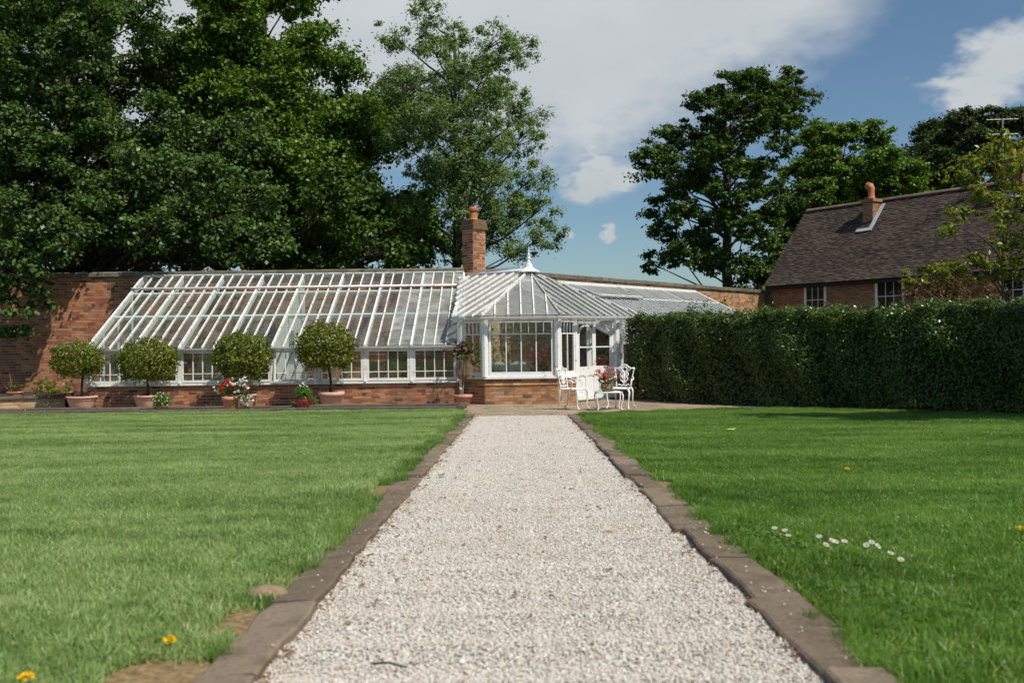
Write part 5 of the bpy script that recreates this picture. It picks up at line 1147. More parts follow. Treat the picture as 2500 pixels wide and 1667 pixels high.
bush('house_climber', 'dark green climber growing up beside the second house window', 'climber', tuple(hp(7.2,-.25,0)), [(*hp(7.15+.25*k,-.25,0)[:2], 2.0+.33*k, .45) for k in range(5)]+[(*hp(7.7+.3*k,-.3,0)[:2], 2.1+.2*k, .5) for k in range(4)], L_GREEN, .13, 20, 30, aspect=.6, crf=.3)
wp = [rw(14.6, .2), rw(16.0, .2), rw(17.3, .2), rw(18.9, .2), rw(19.6, .2)]
bush('wall_climber', 'tall yellow green climber on the orange wall past the right glasshouse', 'climber', (*rw(14.6,.2), 0), [(*rw(14.3,.25), 2.2, .4), (*rw(14.7,.25), 2.6, .38), (*rw(15.0,.25), 2.9, .28), (*rw(15.6,.25), 2.3, .4), (*rw(16.2,.25), 2.5, .33)], L_YG, .12, 22, 26, crf=.28)
bush('wall_climber', 'smaller olive climber on the orange wall nearest the house', 'climber', (*rw(18.6,.2), 0), [(*rw(17.6,.25), 2.2, .4), (*rw(18.5,.25), 2.6, .38), (*rw(19.2,.25), 2.5, .4), (*rw(18.8,.25), 2.1, .4)], L_OLIVE, .12, 22, 26, crf=.28)

# ================================================================== POTS AND PLANTS
def pot_part(parent, r, h, mat, style='bowl', z=0.0, x=0, y=0):
    b = MB()
    if style == 'bowl': prof = [(r*.62,0),(r*.72,h*.18),(r*.82,h*.45),(r*.88,h*.66),(r*.90,h*.70),(r*.93,h*.72),(r*.93,h*.76),(r*.90,h*.84),(r*1.0,h*.86),(r*1.02,h*.93),(r*1.0,h),(r*.90,h),(r*.86,h*.90)]
    elif style == 'urn': prof = [(r*.50,0),(r*.62,h*.05),(r*.92,h*.35),(r*1.0,h*.6),(r*.93,h*.82),(r*.85,h*.92),(r*.92,h),(r*.80,h),(r*.76,h*.9)]
    else: prof = [(r*.66,0),(r*.70,h*.05),(r*.86,h*.74),(r*.98,h*.76),(r*1.0,h*.84),(r*1.0,h),(r*.90,h),(r*.86,h*.88)]
    b.lathe(prof, 24, (x, y, z)); p = b.build('pot', mat, parent, smooth=False, local=True)
    for pl_ in p.data.polygons: pl_.use_smooth = len(pl_.vertices) == 4
    MB().lathe([(r*.855, h*.88), (r*.3, h*.90), (.005, h*.905)], 16, (x, y, z)).build('soil', SOIL, parent, local=True)
    return p
def ball(n, rad, c, shell=.28, up=.0, lump=.06, seed=0, squash=(1,1,1)):
    d = sphere_dirs(n); lf = 1+lump*(np.sin(d[:, 0]*7+seed)+np.sin(d[:, 1]*9+2*seed)+np.sin(d[:, 2]*8+seed*3))
    r = (1-shell*nr.uniform(0, 1, n)**1.6)*lf
    p = np.array(c)+d*r[:, None]*rad*np.array(squash); return p, d*.9+np.array([0, 0, .35])+.75*nr.normal(size=(n, 3))
def topiary(x, y, label, potr, poth, mat, style, trunk, crown_c, crad, squash, nleaf, seed, under=.0):
    z0 = G(y)+.012; t = empty('bay_topiary', (x, y, z0), label, 'topiary', 'clipped topiary trees in pots before the glasshouse')
    pot_part(t, potr, poth, mat, style)
    b = MB(); b.tube(trunk, [.035, .03, .03, .028, .022][:len(trunk)], 7)
    for k in range(9):
        d = sphere_dirs(1)[0]; d[2] = abs(d[2]); top = Vector(trunk[-1]); b.tube([Vector(trunk[-2]).lerp(top, .7), top.lerp(Vector(crown_c), .5)+Vector(d)*crad*.3, Vector(crown_c)+Vector(d)*crad*.8], [.018, .011, .004], 5)
    b.build('trunk', BARK, t, smooth=True, local=True)
    p, n = ball(nleaf, crad, crown_c, .34, 0, .055, seed, squash)
    # short shoots break the outline
    d = sphere_dirs(60); sp = np.repeat(np.array(crown_c)+d*crad*np.array(squash), 9, axis=0)+nr.normal(0, .035, (540, 3))+np.repeat(d*.05, 9, axis=0)
    p = np.concatenate([p, sp]); n = np.concatenate([n, nr.normal(size=sp.shape)+np.array([0, 0, .5])])
    keep = ~((p[:, 2] < crown_c[2]-crad*squash[2]*(.62+.18*np.sin(p[:, 0]*9+seed))) & (np.hypot(p[:, 0]-crown_c[0], p[:, 1]-crown_c[1]) < crad*.45))
    p, n = p[keep], n[keep]
    leaf_obj('crown', p, n, nr.uniform(.05, .085, len(p)), L_BAY, t, .5, local=True)
    return t
topiary(-10.30, 23.8, 'small leaning clipped topiary in a bowl shaped pot beside the low wall', .36, .33, TERRA2, 'bowl', [(.02,0,.28),(.0,0,.5),(.03,0,.8),(.06,0,1.0)], (-.10,0,1.18), .56, (1.06,.95,.80), 4300, 1)
topiary(-8.72, 23.8, 'clipped topiary with small white flowering plant leaning on its pot', .34, .33, TERRA2, 'bowl', [(.0,0,.28),(.01,0,.5),(-.01,0,.75),(.0,0,.95)], (.0,0,1.14), .64, (1.10,.95,.82), 6200, 2)
topiary(-6.47, 23.8, 'clipped topiary standing behind the red and white flowers', .34, .33, TERRA2, 'bowl', [(.0,0,.28),(.01,0,.5),(-.01,0,.75),(.0,0,.95)], (.0,0,1.22), .66, (1.06,.95,.90), 7000, 3)
topiary(-4.34, 23.8, 'tallest clipped topiary with a bare trunk beside the red glazed pot', .32, .36, TERRA2, 'pot', [(-.02,0,.3),(.0,0,.55),(-.03,0,.85),(-.08,0,1.08),(-.10,0,1.2)], (-.12,0,1.42), .68, (1.08,.95,.84), 7600, 4)
def flowers(name, parent, centres, mat, petal, per=9, rad=.03):
    c = np.repeat(np.asarray(centres), per, axis=0); d = sphere_dirs(len(c), .3); p = c+d*rad*nr.uniform(.4, 1, (len(c), 1))
    o = leaf_obj(name, p, d+.3*nr.normal(size=d.shape), nr.uniform(.8, 1.2, len(c))*petal, mat, parent, .9, local=True); o['kind'] = 'stuff'; return o
def stems(parent, base, tips, mat=None, r=.004):
    b = MB()
    for q in tips:
        q = Vector(q); m_ = Vector(base).lerp(q, .5)+Vector((rnd.uniform(-.03,.03), rnd.uniform(-.03,.03), .03)); b.tube([Vector(base)+Vector((rnd.uniform(-.04,.04), rnd.uniform(-.04,.04), 0)), m_, q], [r, r*.8, r*.5], 4)
    return b.build('stem', mat or L_OLIVE, parent, local=True)
# red and white flowers in front of the third topiary
f = empty('flower_pot', (-6.36, 22.45, G(22.45)+.01), 'terracotta pot of scarlet and white flowers spilling over one side', 'flower pot')
pot_part(f, .20, .34, TERRA, 'pot')
cp = np.concatenate([np.array([0, 0, .45])+nr.normal(0, 1, (60, 3))*np.array([.17, .14, .12]), np.array([.32, -.08, .32])+nr.normal(0, 1, (60, 3))*np.array([.10, .10, .17])])
cp[:, 2] = np.maximum(cp[:, 2], .06); cp = cp[~((np.hypot(cp[:, 0], cp[:, 1]) < .22) & (cp[:, 2] < .36))]
p, n = clump_leaves(cp, np.full(len(cp), .06), 9); leaf_obj('foliage', p, n, nr.uniform(.035, .06, len(p)), L_OLIVE, f, .7, local=True)
stems(f, (0, 0, .30), cp[::2])
flowers('red_blooms', f, [(-.18,-.1,.60),(-.10,-.12,.66),(-.20,-.14,.50),(-.02,-.1,.70),(.06,-.14,.58),(.40,-.16,.55),(-.14,-.1,.54)], P_RED, .045, 26, .055)
wc = np.concatenate([np.array([.34, -.12, .32])+nr.normal(0, 1, (46, 3))*np.array([.10, .08, .18]), np.array([.22, -.1, .62])+nr.normal(0, 1, (16, 3))*np.array([.12, .06, .06]), np.array([-.30, -.1, .52])+nr.normal(0, 1, (6, 3))*np.array([.05, .05, .08])])
wc[:, 2] = np.maximum(wc[:, 2], .04); flowers('white_blooms', f, wc, P_WHITE, .04, 10, .028)
# red glazed pot and its plant
f = empty('flower_pot', (-4.78, 22.75, G(22.75)+.01), 'glossy dark red pot with side pockets and white flowered plant', 'flower pot')
pot_part(f, .17, .30, REDGLAZE, 'urn')
for a in (-1.2, -2.2): MB().lathe([(.02,0),(.045,.03),(.05,.05),(.035,.05)], 10, (.15*math.cos(a), .15*math.sin(a), .15)).build('pot_pocket', REDGLAZE, f, local=True)
p, n = ball(620, .20, (0,0,.40), .6, squash=(1,1,.75)); leaf_obj('foliage', p, n, nr.uniform(.05, .08, len(p)), L_GREEN, f, .6, local=True)
p, n = clump_leaves(np.array([(.24,-.05,.24),(.28,0,.16),(-.22,-.06,.2),(-.25,-.02,.08),(.2,-.1,.3)]), np.full(5, .08), 26); leaf_obj('trailing_foliage', p, n, nr.uniform(.04, .06, len(p)), L_GREEN, f, .6, local=True)
flowers('white_blooms', f, [(-.05,-.1,.55),(.04,-.1,.57),(.0,-.06,.60),(.09,-.08,.54)], P_WHITE, .04, 9, .025)
# small white flowered plant by the second pot
f = empty('flower_pot', (-8.02, 22.75, G(22.75)+.01), 'small leafy plant with tiny white flowers beside the second topiary', 'plant')
pot_part(f, .12, .14, TERRA, 'pot'); p, n = ball(900, .21, (0,0,.24), .6, squash=(1,1,.95)); p[:, 2] = np.maximum(p[:, 2], .03); leaf_obj('foliage', p, n, nr.uniform(.04, .065, len(p)), L_GREEN, f, .6, local=True)
wd_ = sphere_dirs(22, .1); wd_[:, 1] = -np.abs(wd_[:, 1]); flowers('white_blooms', f, np.array([0,0,.25])+wd_*.2, P_WHITE, .03, 6, .016)
# pots on the raised bed
f = empty('terracotta_bowl', (-12.25, 24.5, .262), 'shallow terracotta pot of straggly dried succulents on the raised bed', 'flower pot')
pot_part(f, .19, .17, TERRA, 'bowl')
def spikes(parent, n, L, mat, z, spread=.8, name='foliage'):
    b = MB()
    for k in range(n):
        a = rnd.uniform(0, 6.28); s_ = rnd.uniform(.2, spread); l = L*rnd.uniform(.6, 1.1); w_ = .018; c = Vector((math.cos(a), math.sin(a), 0)); sd_ = Vector((-c.y, c.x, 0))
        p0 = c*.04+Vector((0,0,z)); p1 = p0+c*l*s_*.5+Vector((0,0,l*.6)); p2 = p1+c*l*s_*.6+Vector((0,0,l*.2))
        o = len(b.v); b.v += [tuple(p0-sd_*w_), tuple(p0+sd_*w_), tuple(p1+sd_*w_*.8), tuple(p1-sd_*w_*.8), tuple(p2)]; b.f += [(o,o+1,o+2,o+3), (o+3,o+2,o+4)]
    return b.build(name, mat, parent, local=True)
spikes(f, 26, .26, L_OLIVE, .15); stems(f, (-.1,0,.15), [(-.12,0,.62),(-.05,0,.5),(-.18,.02,.42),(-.22,0,.3)], TWIG, .008)
f = empty('fern_plant', (-11.75, 25.3, .262), 'bushy yellow green fern on the raised bed beside the wall', 'plant')
cpp = np.array([0,0,.22])+nr.normal(0, 1, (60, 3))*np.array([.24,.16,.10]); cpp[:, 2] = np.maximum(.05, cpp[:, 2]); p, n = clump_leaves(cpp, np.full(60, .09), 14); leaf_obj('foliage', p, n, nr.uniform(.06, .10, len(p)), L_YG, f, .3, local=True); stems(f, (0,0,0), cpp[::3], L_OLIVE)
f = empty('terracotta_bowl', (-11.25, 25.2, .262), 'small terracotta dish of succulents next to the first topiary', 'flower pot')
pot_part(f, .17, .12, TERRA, 'bowl'); spikes(f, 22, .20, L_GREEN, .10); stems(f, (.05,0,.1), [(.2,0,.26),(.28,0,.22),(.1,0,.3)], TWIG, .006)
# standard plant with bare twigs by the rain pipe
f = empty('standard_rose', (-1.18, 23.72, 0), 'bare twiggy standard plant with bronze leaves on top in terracotta pot by the downpipe', 'plant')
pot_part(f, .225, .27, TERRA, 'pot')
b = MB(); b.tube([(-.02,0,.24),(0,0,.4),(.02,0,.62)], [.02,.017,.016], 6); b.tube([(-.08,0,.24),(.0,0,.45)], [.008,.006], 5)
for k in range(110):
    a = rnd.uniform(0, 6.28); r_ = rnd.uniform(.05, .21); b.tube([(.02,0,.60), (.02+r_*math.cos(a)*1.0, r_*math.sin(a), .72+.05*rnd.random()), (.02+r_*math.cos(a)*1.05, r_*math.sin(a), .95), (.02+r_*math.cos(a)*.7, r_*.7*math.sin(a), 1.08+.14*rnd.random())], [.006,.005,.004,.0025], 4)
b.build('twigs', TWIG, f, local=True)
p, n = clump_leaves(np.array([0,0,1.35])+nr.normal(0, 1, (38, 3))*np.array([.13,.13,.13]), np.full(38, .08), 15); leaf_obj('foliage', p, n, nr.uniform(.05, .08, len(p)), L_BRONZE, f, .65, local=True)
p, n = clump_leaves(np.concatenate([np.array([.25,.05,1.1])+nr.normal(0, 1, (14, 3))*np.array([.09,.05,.2]), np.array([.02,-.05,1.18])+nr.normal(0, 1, (14, 3))*np.array([.12,.08,.05])]), np.full(28, .06), 12); leaf_obj('climbing_foliage', p, n, nr.uniform(.05, .075, len(p)), L_BAY, f, .65, local=True)

# ================================================================== PATIO FURNITURE: white cast iron
def chair(name, label, loc, face):
    rz = math.atan2(face[1], face[0])+math.pi/2
    t = empty(name, loc, label, 'chair', 'white cast iron chairs on the patio', rz)
    W, D, S = .22, .21, .44
    # seat with rim and lattice
    b = MB(); rim = [Vector((x, y, S)) for x, y in ((-W*.85, D), (-W*1.0, 0), (-W*1.08, -D), (0, -D*1.12), (W*1.08, -D), (W*1.0, 0), (W*.85, D), (-W*.85, D))]
    b.tube(rim, .017, 6, False)
    for k in range(-4, 5): b.tube([(k*.043, D*.98, S), (k*.05, -D*1.0, S)], .009, 4)
    for k in range(-3, 4): b.tube([(-W*.95, k*.055, S+.002), (W*.95, k*.055, S+.002)], .009, 4)
    b.slab([(-W*.9,-D*.95,S-.004), (W*.9,-D*.95,S-.004), (W*.8,D*.95,S-.004), (-W*.8,D*.95,S-.004)], (0,0,1), .005)
    b.build('seat', IRONW, t, local=True)
    for sx in (-1, 1):
        MB().tube([(sx*W*1.0,-D*.98,S-.01),(sx*W*1.16,-D*1.1,S-.07),(sx*W*1.10,-D*1.08,S*.55),(sx*W*1.0,-D*1.0,S*.22),(sx*W*1.06,-D*1.12,.05),(sx*W*1.14,-D*1.26,.012)], [.020,.024,.018,.013,.012,.022], 7).build('leg', IRONW, t, smooth=True, local=True)
        MB().tube([(sx*W*.85,D*.95,S-.01),(sx*W*.9,D*1.02,S-.08),(sx*W*.86,D*1.06,S*.5),(sx*W*.86,D*1.14,S*.22),(sx*W*.96,D*1.36,.05),(sx*W*1.0,D*1.5,.012)], [.018,.02,.015,.012,.012,.021], 7).build('leg', IRONW, t, smooth=True, local=True)
        MB().tube([(sx*.205,D*1.12,S+.24),(sx*W*1.12,D*.6,S+.20),(sx*W*1.22,0,S+.185),(sx*W*1.24,-D*.45,S+.19),(sx*W*1.22,-D*.62,S+.15),(sx*W*1.14,-D*.50,S+.10),(sx*W*1.1,-D*.38,S+.03),(sx*W*1.05,-D*.3,S)], [.013,.013,.014,.018,.016,.013,.012,.012], 6).build('arm', IRONW, t, smooth=True, local=True)
    # back: waisted frame with shaped crest (raked)
    def bp(x, h): return Vector((x, D*.98+h*.17, S+h))
    b = MB(); b.tube([bp(-.165,0), bp(-.17,.1), bp(-.185,.25), bp(-.215,.40), bp(-.225,.43)], [.015,.013,.013,.014,.02], 6); b.tube([bp(.165,0), bp(.17,.1), bp(.185,.25), bp(.215,.40), bp(.225,.43)], [.015,.013,.013,.014,.02], 6)
    b.tube([bp(-.225,.43), bp(-.15,.42), bp(-.09,.455), bp(-.04,.49), bp(0,.50), bp(.04,.49), bp(.09,.455), bp(.15,.42), bp(.225,.43)], .017, 6)
    b.tube([bp(-.165,.05), bp(-.10,.075), bp(-.05,.05), bp(0,.065), bp(.05,.05), bp(.10,.075), bp(.165,.05)], .013, 6); b.build('back_frame', IRONW, t, smooth=True, local=True)
    sp = MB()
    sp.tube([bp(.055*math.cos(a), .40+.055*math.sin(a)) for a in np.linspace(0, 2*math.pi, 13)], .013, 5, False)
    for sx in (-1, 1):
        sp.tube([bp(sx*.055,.41), bp(sx*.11,.43), bp(sx*.13,.40), bp(sx*.09,.37), bp(sx*.05,.37)], .011, 5)
        sp.tube([bp(0,.09), bp(sx*.03,.14), bp(sx*.075,.17), bp(sx*.08,.21), bp(sx*.04,.225), bp(sx*.03,.20)], .012, 5)
        sp.tube([bp(sx*.02,.20), bp(sx*.05,.25), bp(sx*.09,.27), bp(sx*.085,.32), bp(sx*.05,.34), bp(0,.345)], .013, 5)
        for k in range(4): sp.tube([bp(sx*.01,.22+.02*k), bp(sx*.035,.25+.022*k), bp(sx*(.08-.01*k),.27+.022*k)], .007, 4)
        for k in range(3): sp.tube([bp(sx*.005,.17-.02*k), bp(sx*.03,.155-.02*k), bp(sx*(.065-.01*k),.165-.025*k)], .007, 4)
    sp.tube([bp(0,.06), bp(0,.35)], .012, 5); sp.slab([bp(-.022,.10), bp(.022,.10), bp(.03,.30), bp(-.03,.30)], (0,1,0), .008)
    sp.build('splat', IRONW, t, smooth=True, local=True)
    return t
chair('iron_chair', 'white cast iron chair turned sideways in front of the brick corner', (1.30, 21.45, G(21.45)+.008), (.86, -.5))
chair('iron_chair', 'white cast iron chair facing the lawn in front of the hedge end', (2.34, 21.5, G(21.5)+.008), (-.40, -.92))
t = empty('iron_table', (2.02, 20.95, G(20.95)+.008), 'low white cast iron table between the two chairs', 'table', rz=.06)
b = MB(); b.tube([(-.265,-.17,.375),(.265,-.17,.375),(.265,.17,.375),(-.265,.17,.375),(-.265,-.17,.375)], .014, 6, False)
for k in range(-5, 6): b.tube([(k*.048,-.17,.376),(k*.048,.17,.376)], .008, 4)
b.slab([(-.255,-.16,.368),(.255,-.16,.368),(.255,.16,.368),(-.255,.16,.368)], (0,0,1), .006); b.build('table_top', IRONW, t, local=True)
for sx in (-1, 1):
    for sy in (-1, 1): MB().tube([(sx*.24,sy*.15,.365),(sx*.275,sy*.175,.32),(sx*.27,sy*.17,.2),(sx*.235,sy*.15,.08),(sx*.24,sy*.155,.04),(sx*.265,sy*.175,.012)], [.015,.017,.012,.010,.011,.019], 6).build('leg', IRONW, t, smooth=True, local=True)
f = empty('flower_pot', (1.98, 20.95, G(20.95)+.008+.384), 'mossy round clay pot of coral flowers on the iron table', 'flower pot')
pot_part(f, .135, .17, GREENCLAY, 'urn')
cc_ = np.array([.01,0,.34])+nr.normal(0, 1, (34, 3))*np.array([.11,.09,.07]); cc_ = np.concatenate([cc_, [(-.16,0,.45),(-.14,-.02,.42),(.12,0,.50),(-.18,0,.40)]]); p, n = clump_leaves(np.array([0,0,.24])+nr.normal(0, 1, (26, 3))*np.array([.10,.08,.05]), np.full(26, .05), 9); leaf_obj('foliage', p, n, nr.uniform(.04, .065, len(p)), L_OLIVE, f, .7, local=True)
stems(f, (0,0,.16), cc_, L_OLIVE, .004); flowers('coral_blooms', f, cc_, P_CORAL, .036, 13, .036)

# ================================================================== INSIDE THE GARDEN ROOM
CUSH = mat_plain('grey_green_cushion', (.36,.37,.30), .9, .1, .2, 14, .3); CANE = mat_plain('dark_cane', (.16,.13,.09), .8, .2, .3, 40, .5)
t = empty('cane_sofa', (-.05, 24.75, .03), 'cane sofa with pale domed back cushions seen through the front window', 'sofa')
b = MB(); b.box(-.62,.52,24.62-24.75,24.68-24.75,.40,.82); b.build('backrest', CANE, t, local=True)
b = MB(); b.box(-.62,.52,-.05,.55,.12,.40); b.build('seat', CANE, t, local=True)
for x0, x1 in ((-.62,-.06), (-.05,.50)):
    b = MB(); n_ = 10; vs = []
    for i in range(n_+1):
        f_ = i/n_; x = x0+(x1-x0)*f_; h = .86+.14*math.sin(math.pi*f_)**.5
        vs += [(x,-.16,.55), (x,-.19,.75), (x,-.12,h), (x,.0,h-.03), (x,.04,.6)]
    b.add(vs, [(i*5+j, i*5+5+j, i*5+6+j, i*5+1+j) for i in range(n_) for j in range(4)] + [(0,1,2,3,4), tuple(n_*5+j for j in (4,3,2,1,0))]); b.build('cushion', CUSH, t, smooth=True, local=True)
for sx in (-.66, .53): MB().box(sx,sx+.05,-.1,.5,.0,.70).build('arm', CANE, t, local=True)
f = empty('pelargonium', (.72, 24.62, .03), 'big bush of bright pink flowers just inside the front window', 'plant')
pot_part(f, .2, .34, TERRA, 'pot'); cpp = np.array([0,.02,.82])+nr.normal(0, 1, (90, 3))*np.array([.16,.12,.20]); p, n = clump_leaves(cpp, np.full(90, .07), 10); leaf_obj('foliage', p, n, nr.uniform(.04, .07, len(p)), L_OLIVE, f, .8, local=True); stems(f, (0,0,.3), cpp[::3])
fc = np.concatenate([np.array([0,-.08,1.12])+nr.normal(0, 1, (26, 3))*np.array([.16,.08,.10]), np.array([.05,-.12,.88])+nr.normal(0, 1, (14, 3))*np.array([.18,.06,.14])]); flowers('pink_blooms', f, fc, P_PINK, .045, 20, .045)
for (x, y, lab, h) in ((-.40, 24.42, 'clump of pale strap leaves in the left lights of the front window', .34), (.16, 24.42, 'clump of pale strap leaves near the middle of the front window', .3)):
    f = empty('strap_plant', (x, y, .55), lab, 'plant'); pot_part(f, .07, .13, TERRA, 'pot'); spikes(f, 11, h, L_GREEN, .12, .7)
    MB().lathe([(.09,-.52),(.08,-.50),(.012,-.48),(.012,-.03),(.09,-.02),(.09,-.002)], 10).build('plant_stand', CANE, f, local=True)
def climber(label, x, y, z0, z1, w_, mat, n_, flowers_=None, group=None):
    f = empty('climbing_plant', (x, y, .03), label, 'climber', group)
    c = np.c_[nr.normal(0, w_, n_), nr.normal(0, .06, n_), nr.uniform(z0, z1, n_)]; c[:, 0] += .12*np.sin(c[:, 2]*3+x)
    p, n = clump_leaves(c, np.full(n_, .09), 12, .9); leaf_obj('foliage', p, n, nr.uniform(.05, .09, len(p)), mat, f, .5, local=True)
    b = MB()
    for k in range(4): b.tube([(rnd.uniform(-.05,.05), .03, 0)] + [(rnd.uniform(-w_, w_)*1.2+.12*math.sin(z*3+x), .03, z) for z in np.linspace(.4, z1, 6)], .012, 5)
    b.build('stem', BARK2, f, local=True)
    if flowers_: flowers('blooms', f, c[::4]+np.array([0,-.1,0]), flowers_, .05, 12, .04)
q = rw(1.2, .22); climber('leafy climber on the inner brick wall behind the sofa', q[0]-.75, 28.2, .4, 2.8, .22, L_OLIVE, 60)
q = rw(.9, .25); climber('second leafy climber on the inner wall, behind the pink flowers', q[0], q[1], .4, 3.0, .22, L_BRONZE, 60)
q = rw(2.6, .25); climber('brown leaved climber on the inner wall beyond the side window', q[0], q[1], .4, 3.0, .3, L_OLIVE, 60, P_RED)
q = rw(4.2, .25); climber('red flowering climber on the inner wall beyond the doors', q[0], q[1], .4, 2.8, .3, L_GREEN, 60, P_RED)
q = rw(5.8, .25); climber('tall climber on the inner wall past the open door leaf', q[0], q[1], .4, 2.9, .35, L_OLIVE, 60)
climber('green climber on the inner wall at the left of the garden room', -1.05, 27.6, .3, 2.2, .18, L_GREEN, 44)
q = rw(3.1, 1.5)
t = empty('potting_table', (2.50, 26.75, .03), 'small pale wooden table behind the glazed doors', 'table')
b = MB(); b.box(-.45,.45,-.28,.28,.70,.74); b.build('table_top', BARK2, t, local=True)
for sx in (-.42,.38):
    for sy in (-.25,.21): MB().box(sx,sx+.04,sy,sy+.04,0,.70).build('leg', BARK2, t, local=True)
t = empty('plastic_tub', (2.24, 26.62, .772), 'bright red tub on the table behind the door glass', 'tub')
REDP = mat_plain('red_plastic', (.55,.025,.012), .3, .5, .1, 6, .02)
MB().lathe([(.17,0),(.19,.02),(.225,.24),(.25,.245),(.25,.265),(.22,.265),(.205,.20),(.17,.03)], 22).build('bowl', REDP, t, smooth=True, local=True)
for sx in (-1, 1): MB().tube([(sx*.235,-.06,.25),(sx*.29,-.04,.26),(sx*.29,.04,.26),(sx*.235,.06,.25)], .012, 6).build('handle', REDP, t, local=True)
# person in black, bending over the tub
SKIN = mat_plain('skin', (.52,.30,.21), .5, .4, .05, 20, .05); BLACK = mat_plain('black_cloth', (.012,.012,.013), .85, .2, .3, 30, .3); HAIR = mat_plain('dark_hair', (.012,.009,.007), .5, .4, .3, 60, .4)
pe_ = empty('person', (1.88, 26.7, .03), 'person in black clothes with dark hair bending over the red tub indoors', 'person')
def skin(name, verts, edges, radii, mat, sub=2):
    me = bpy.data.meshes.new(name); me.from_pydata(verts, edges, []); me.materials.append(mat); o = bpy.data.objects.new(name, me); col.objects.link(o); o.parent = pe_
    sk = o.modifiers.new('skin', 'SKIN'); sk.use_smooth_shade = True
    for i, r_ in enumerate(radii):
        me.skin_vertices[0].data[i].radius = (r_, r_) if not isinstance(r_, tuple) else r_
    me.skin_vertices[0].data[0].use_root = True
    o.modifiers.new('sub', 'SUBSURF').levels = sub; o.modifiers['sub'].render_levels = sub; return o
bv = [(0,0,.92),(.03,0,1.08),(.08,0,1.24),(.13,0,1.36),(.17,0,1.42), (.11,-.16,1.36),(.20,-.20,1.16),(.36,-.16,1.04),(.42,-.15,1.02), (.11,.16,1.36),(.22,.20,1.16),(.38,.12,1.05),(.44,.10,1.02), (0,-.09,.84),(.02,-.10,.48),(-.03,-.10,.08),(.10,-.11,.04), (0,.09,.84),(.0,.10,.48),(-.05,.10,.08),(.08,.11,.04)]
be = [(0,1),(1,2),(2,3),(3,4),(3,5),(5,6),(6,7),(7,8),(3,9),(9,10),(10,11),(11,12),(0,13),(13,14),(14,15),(15,16),(0,17),(17,18),(18,19),(19,20)]
skin('body', bv, be, [.15,.14,.15,.12,.055,.065,.05,.036,.03,.065,.05,.036,.03,.10,.07,.045,.04,.10,.07,.045,.04], BLACK)
for yy, sg in ((-.15, 1), (.10, -1)):
    hv = [(.36,yy-.01*sg,1.045),(.43,yy,1.02),(.48,yy,1.0)]; hb_ = [(0,1),(1,2)]; hr = [.036,.03,.034]
    for k in range(4): i = len(hv); hv += [(.53,yy+(-.03+.02*k),.985),(.555,yy+(-.032+.021*k),.955)]; hb_ += [(2,i),(i,i+1)]; hr += [.011,.009]
    i = len(hv); hv += [(.49,yy+.05*sg,.985),(.52,yy+.06*sg,.965)]; hb_ += [(2,i),(i,i+1)]; hr += [.012,.010]
    skin('hand', hv, hb_, hr, SKIN, 1)
b = MB(); b.lathe([(.03,-.125),(.055,-.10),(.07,-.05),(.078,.01),(.075,.06),(.05,.10),(.01,.118)], 14); 
hm = Matrix.Translation((.245,0,1.48)) @ Matrix.Rotation(R(35), 4, 'Y'); b.v = [tuple(hm @ Vector(v)) for v in b.v]; hd_ = b.build('head', SKIN, pe_, smooth=True, local=True)
for pts_ in ([(.075,0,.01),(.10,0,-.03),(.075,0,-.035)],): MB().tube([hm @ Vector(p_) for p_ in pts_], [.008,.014,.008], 6).build('nose', SKIN, hd_, local=True)
for sg in (-1, 1):
    MB().lathe([(.004,-.01),(.011,0),(.004,.01)], 8, tuple(hm @ Vector((.066,sg*.03,.0)))).build('eye', HAIR, hd_, local=True); MB().lathe([(.006,-.025),(.014,0),(.006,.025)], 8, tuple(hm @ Vector((0,sg*.078,-.01)))).build('ear', SKIN, hd_, local=True)
MB().tube([hm @ Vector((.066,-.022,-.062)), hm @ Vector((.073,0,-.062)), hm @ Vector((.066,.022,-.062))], .005, 5).build('mouth', mat_plain('lips', (.4,.14,.12), .5), hd_, local=True)
b = MB(); b.lathe([(.082,-.06),(.09,0),(.088,.06),(.06,.112),(.01,.13)], 14); b.v = [tuple(hm @ Matrix.Translation((-.022,0,.008)) @ Vector(v)) for v in b.v]; b.build('hair', HAIR, pe_, smooth=True, local=True)

# ================================================================== INSIDE THE LONG GLASSHOUSE
t = empty('staging', (-3.6, 25.0, .04), 'white slatted plant staging inside the right half of the long glasshouse', 'bench')
for k in range(5): MB().box(-1.9,1.9,-.22+k*.11,-.13+k*.11,.58,.605).build('slat', WHITE, t, local=True)
for x in (-1.85,-.6,.6,1.8): MB().box(x,x+.05,-.2,.3,0,.58).build('leg', WHITE, t, local=True)
spots = [(-2.15,'clay potted plant in the last window before the downpipe'),(-2.55,'leafy potted plant in the last window, next to its left bar'),(-3.05,'potted plant behind the second last window, right side'),(-3.55,'potted plant behind the second last window, left side'),(-4.2,'potted plant in the window behind the tallest topiary trunk'),(-4.7,'potted plant behind the tallest topiary, left of its trunk')]
for i, (x, lab) in enumerate(spots):
    f = empty('potted_plant', (x, 25.0, .647), lab, 'plant'); pot_part(f, .09, .15, TERRA, 'pot'); h = rnd.uniform(.14, .3); p, n = ball(240, h*.75, (0,0,.15+h*.6), .8, squash=(1,1,1.1)); leaf_obj('foliage', p, n, nr.uniform(.05, .08, len(p)), L_DARK if i % 2 else L_GREEN, f, .5, local=True)
inner = [(-9.6,1.5,L_OLIVE,'climber on the back wall at the far left end of the long glasshouse'),(-8.6,1.9,L_GREEN,'climber on the back wall above the second topiary'),(-7.5,2.3,L_GREEN,'tall climber on the back wall between second and third topiary'),(-6.6,2.5,L_DARK,'tall climber on the back wall left of the white partition'),(-3.0,1.9,L_GREEN,'red flowering climber on the back wall right of the tallest topiary')]
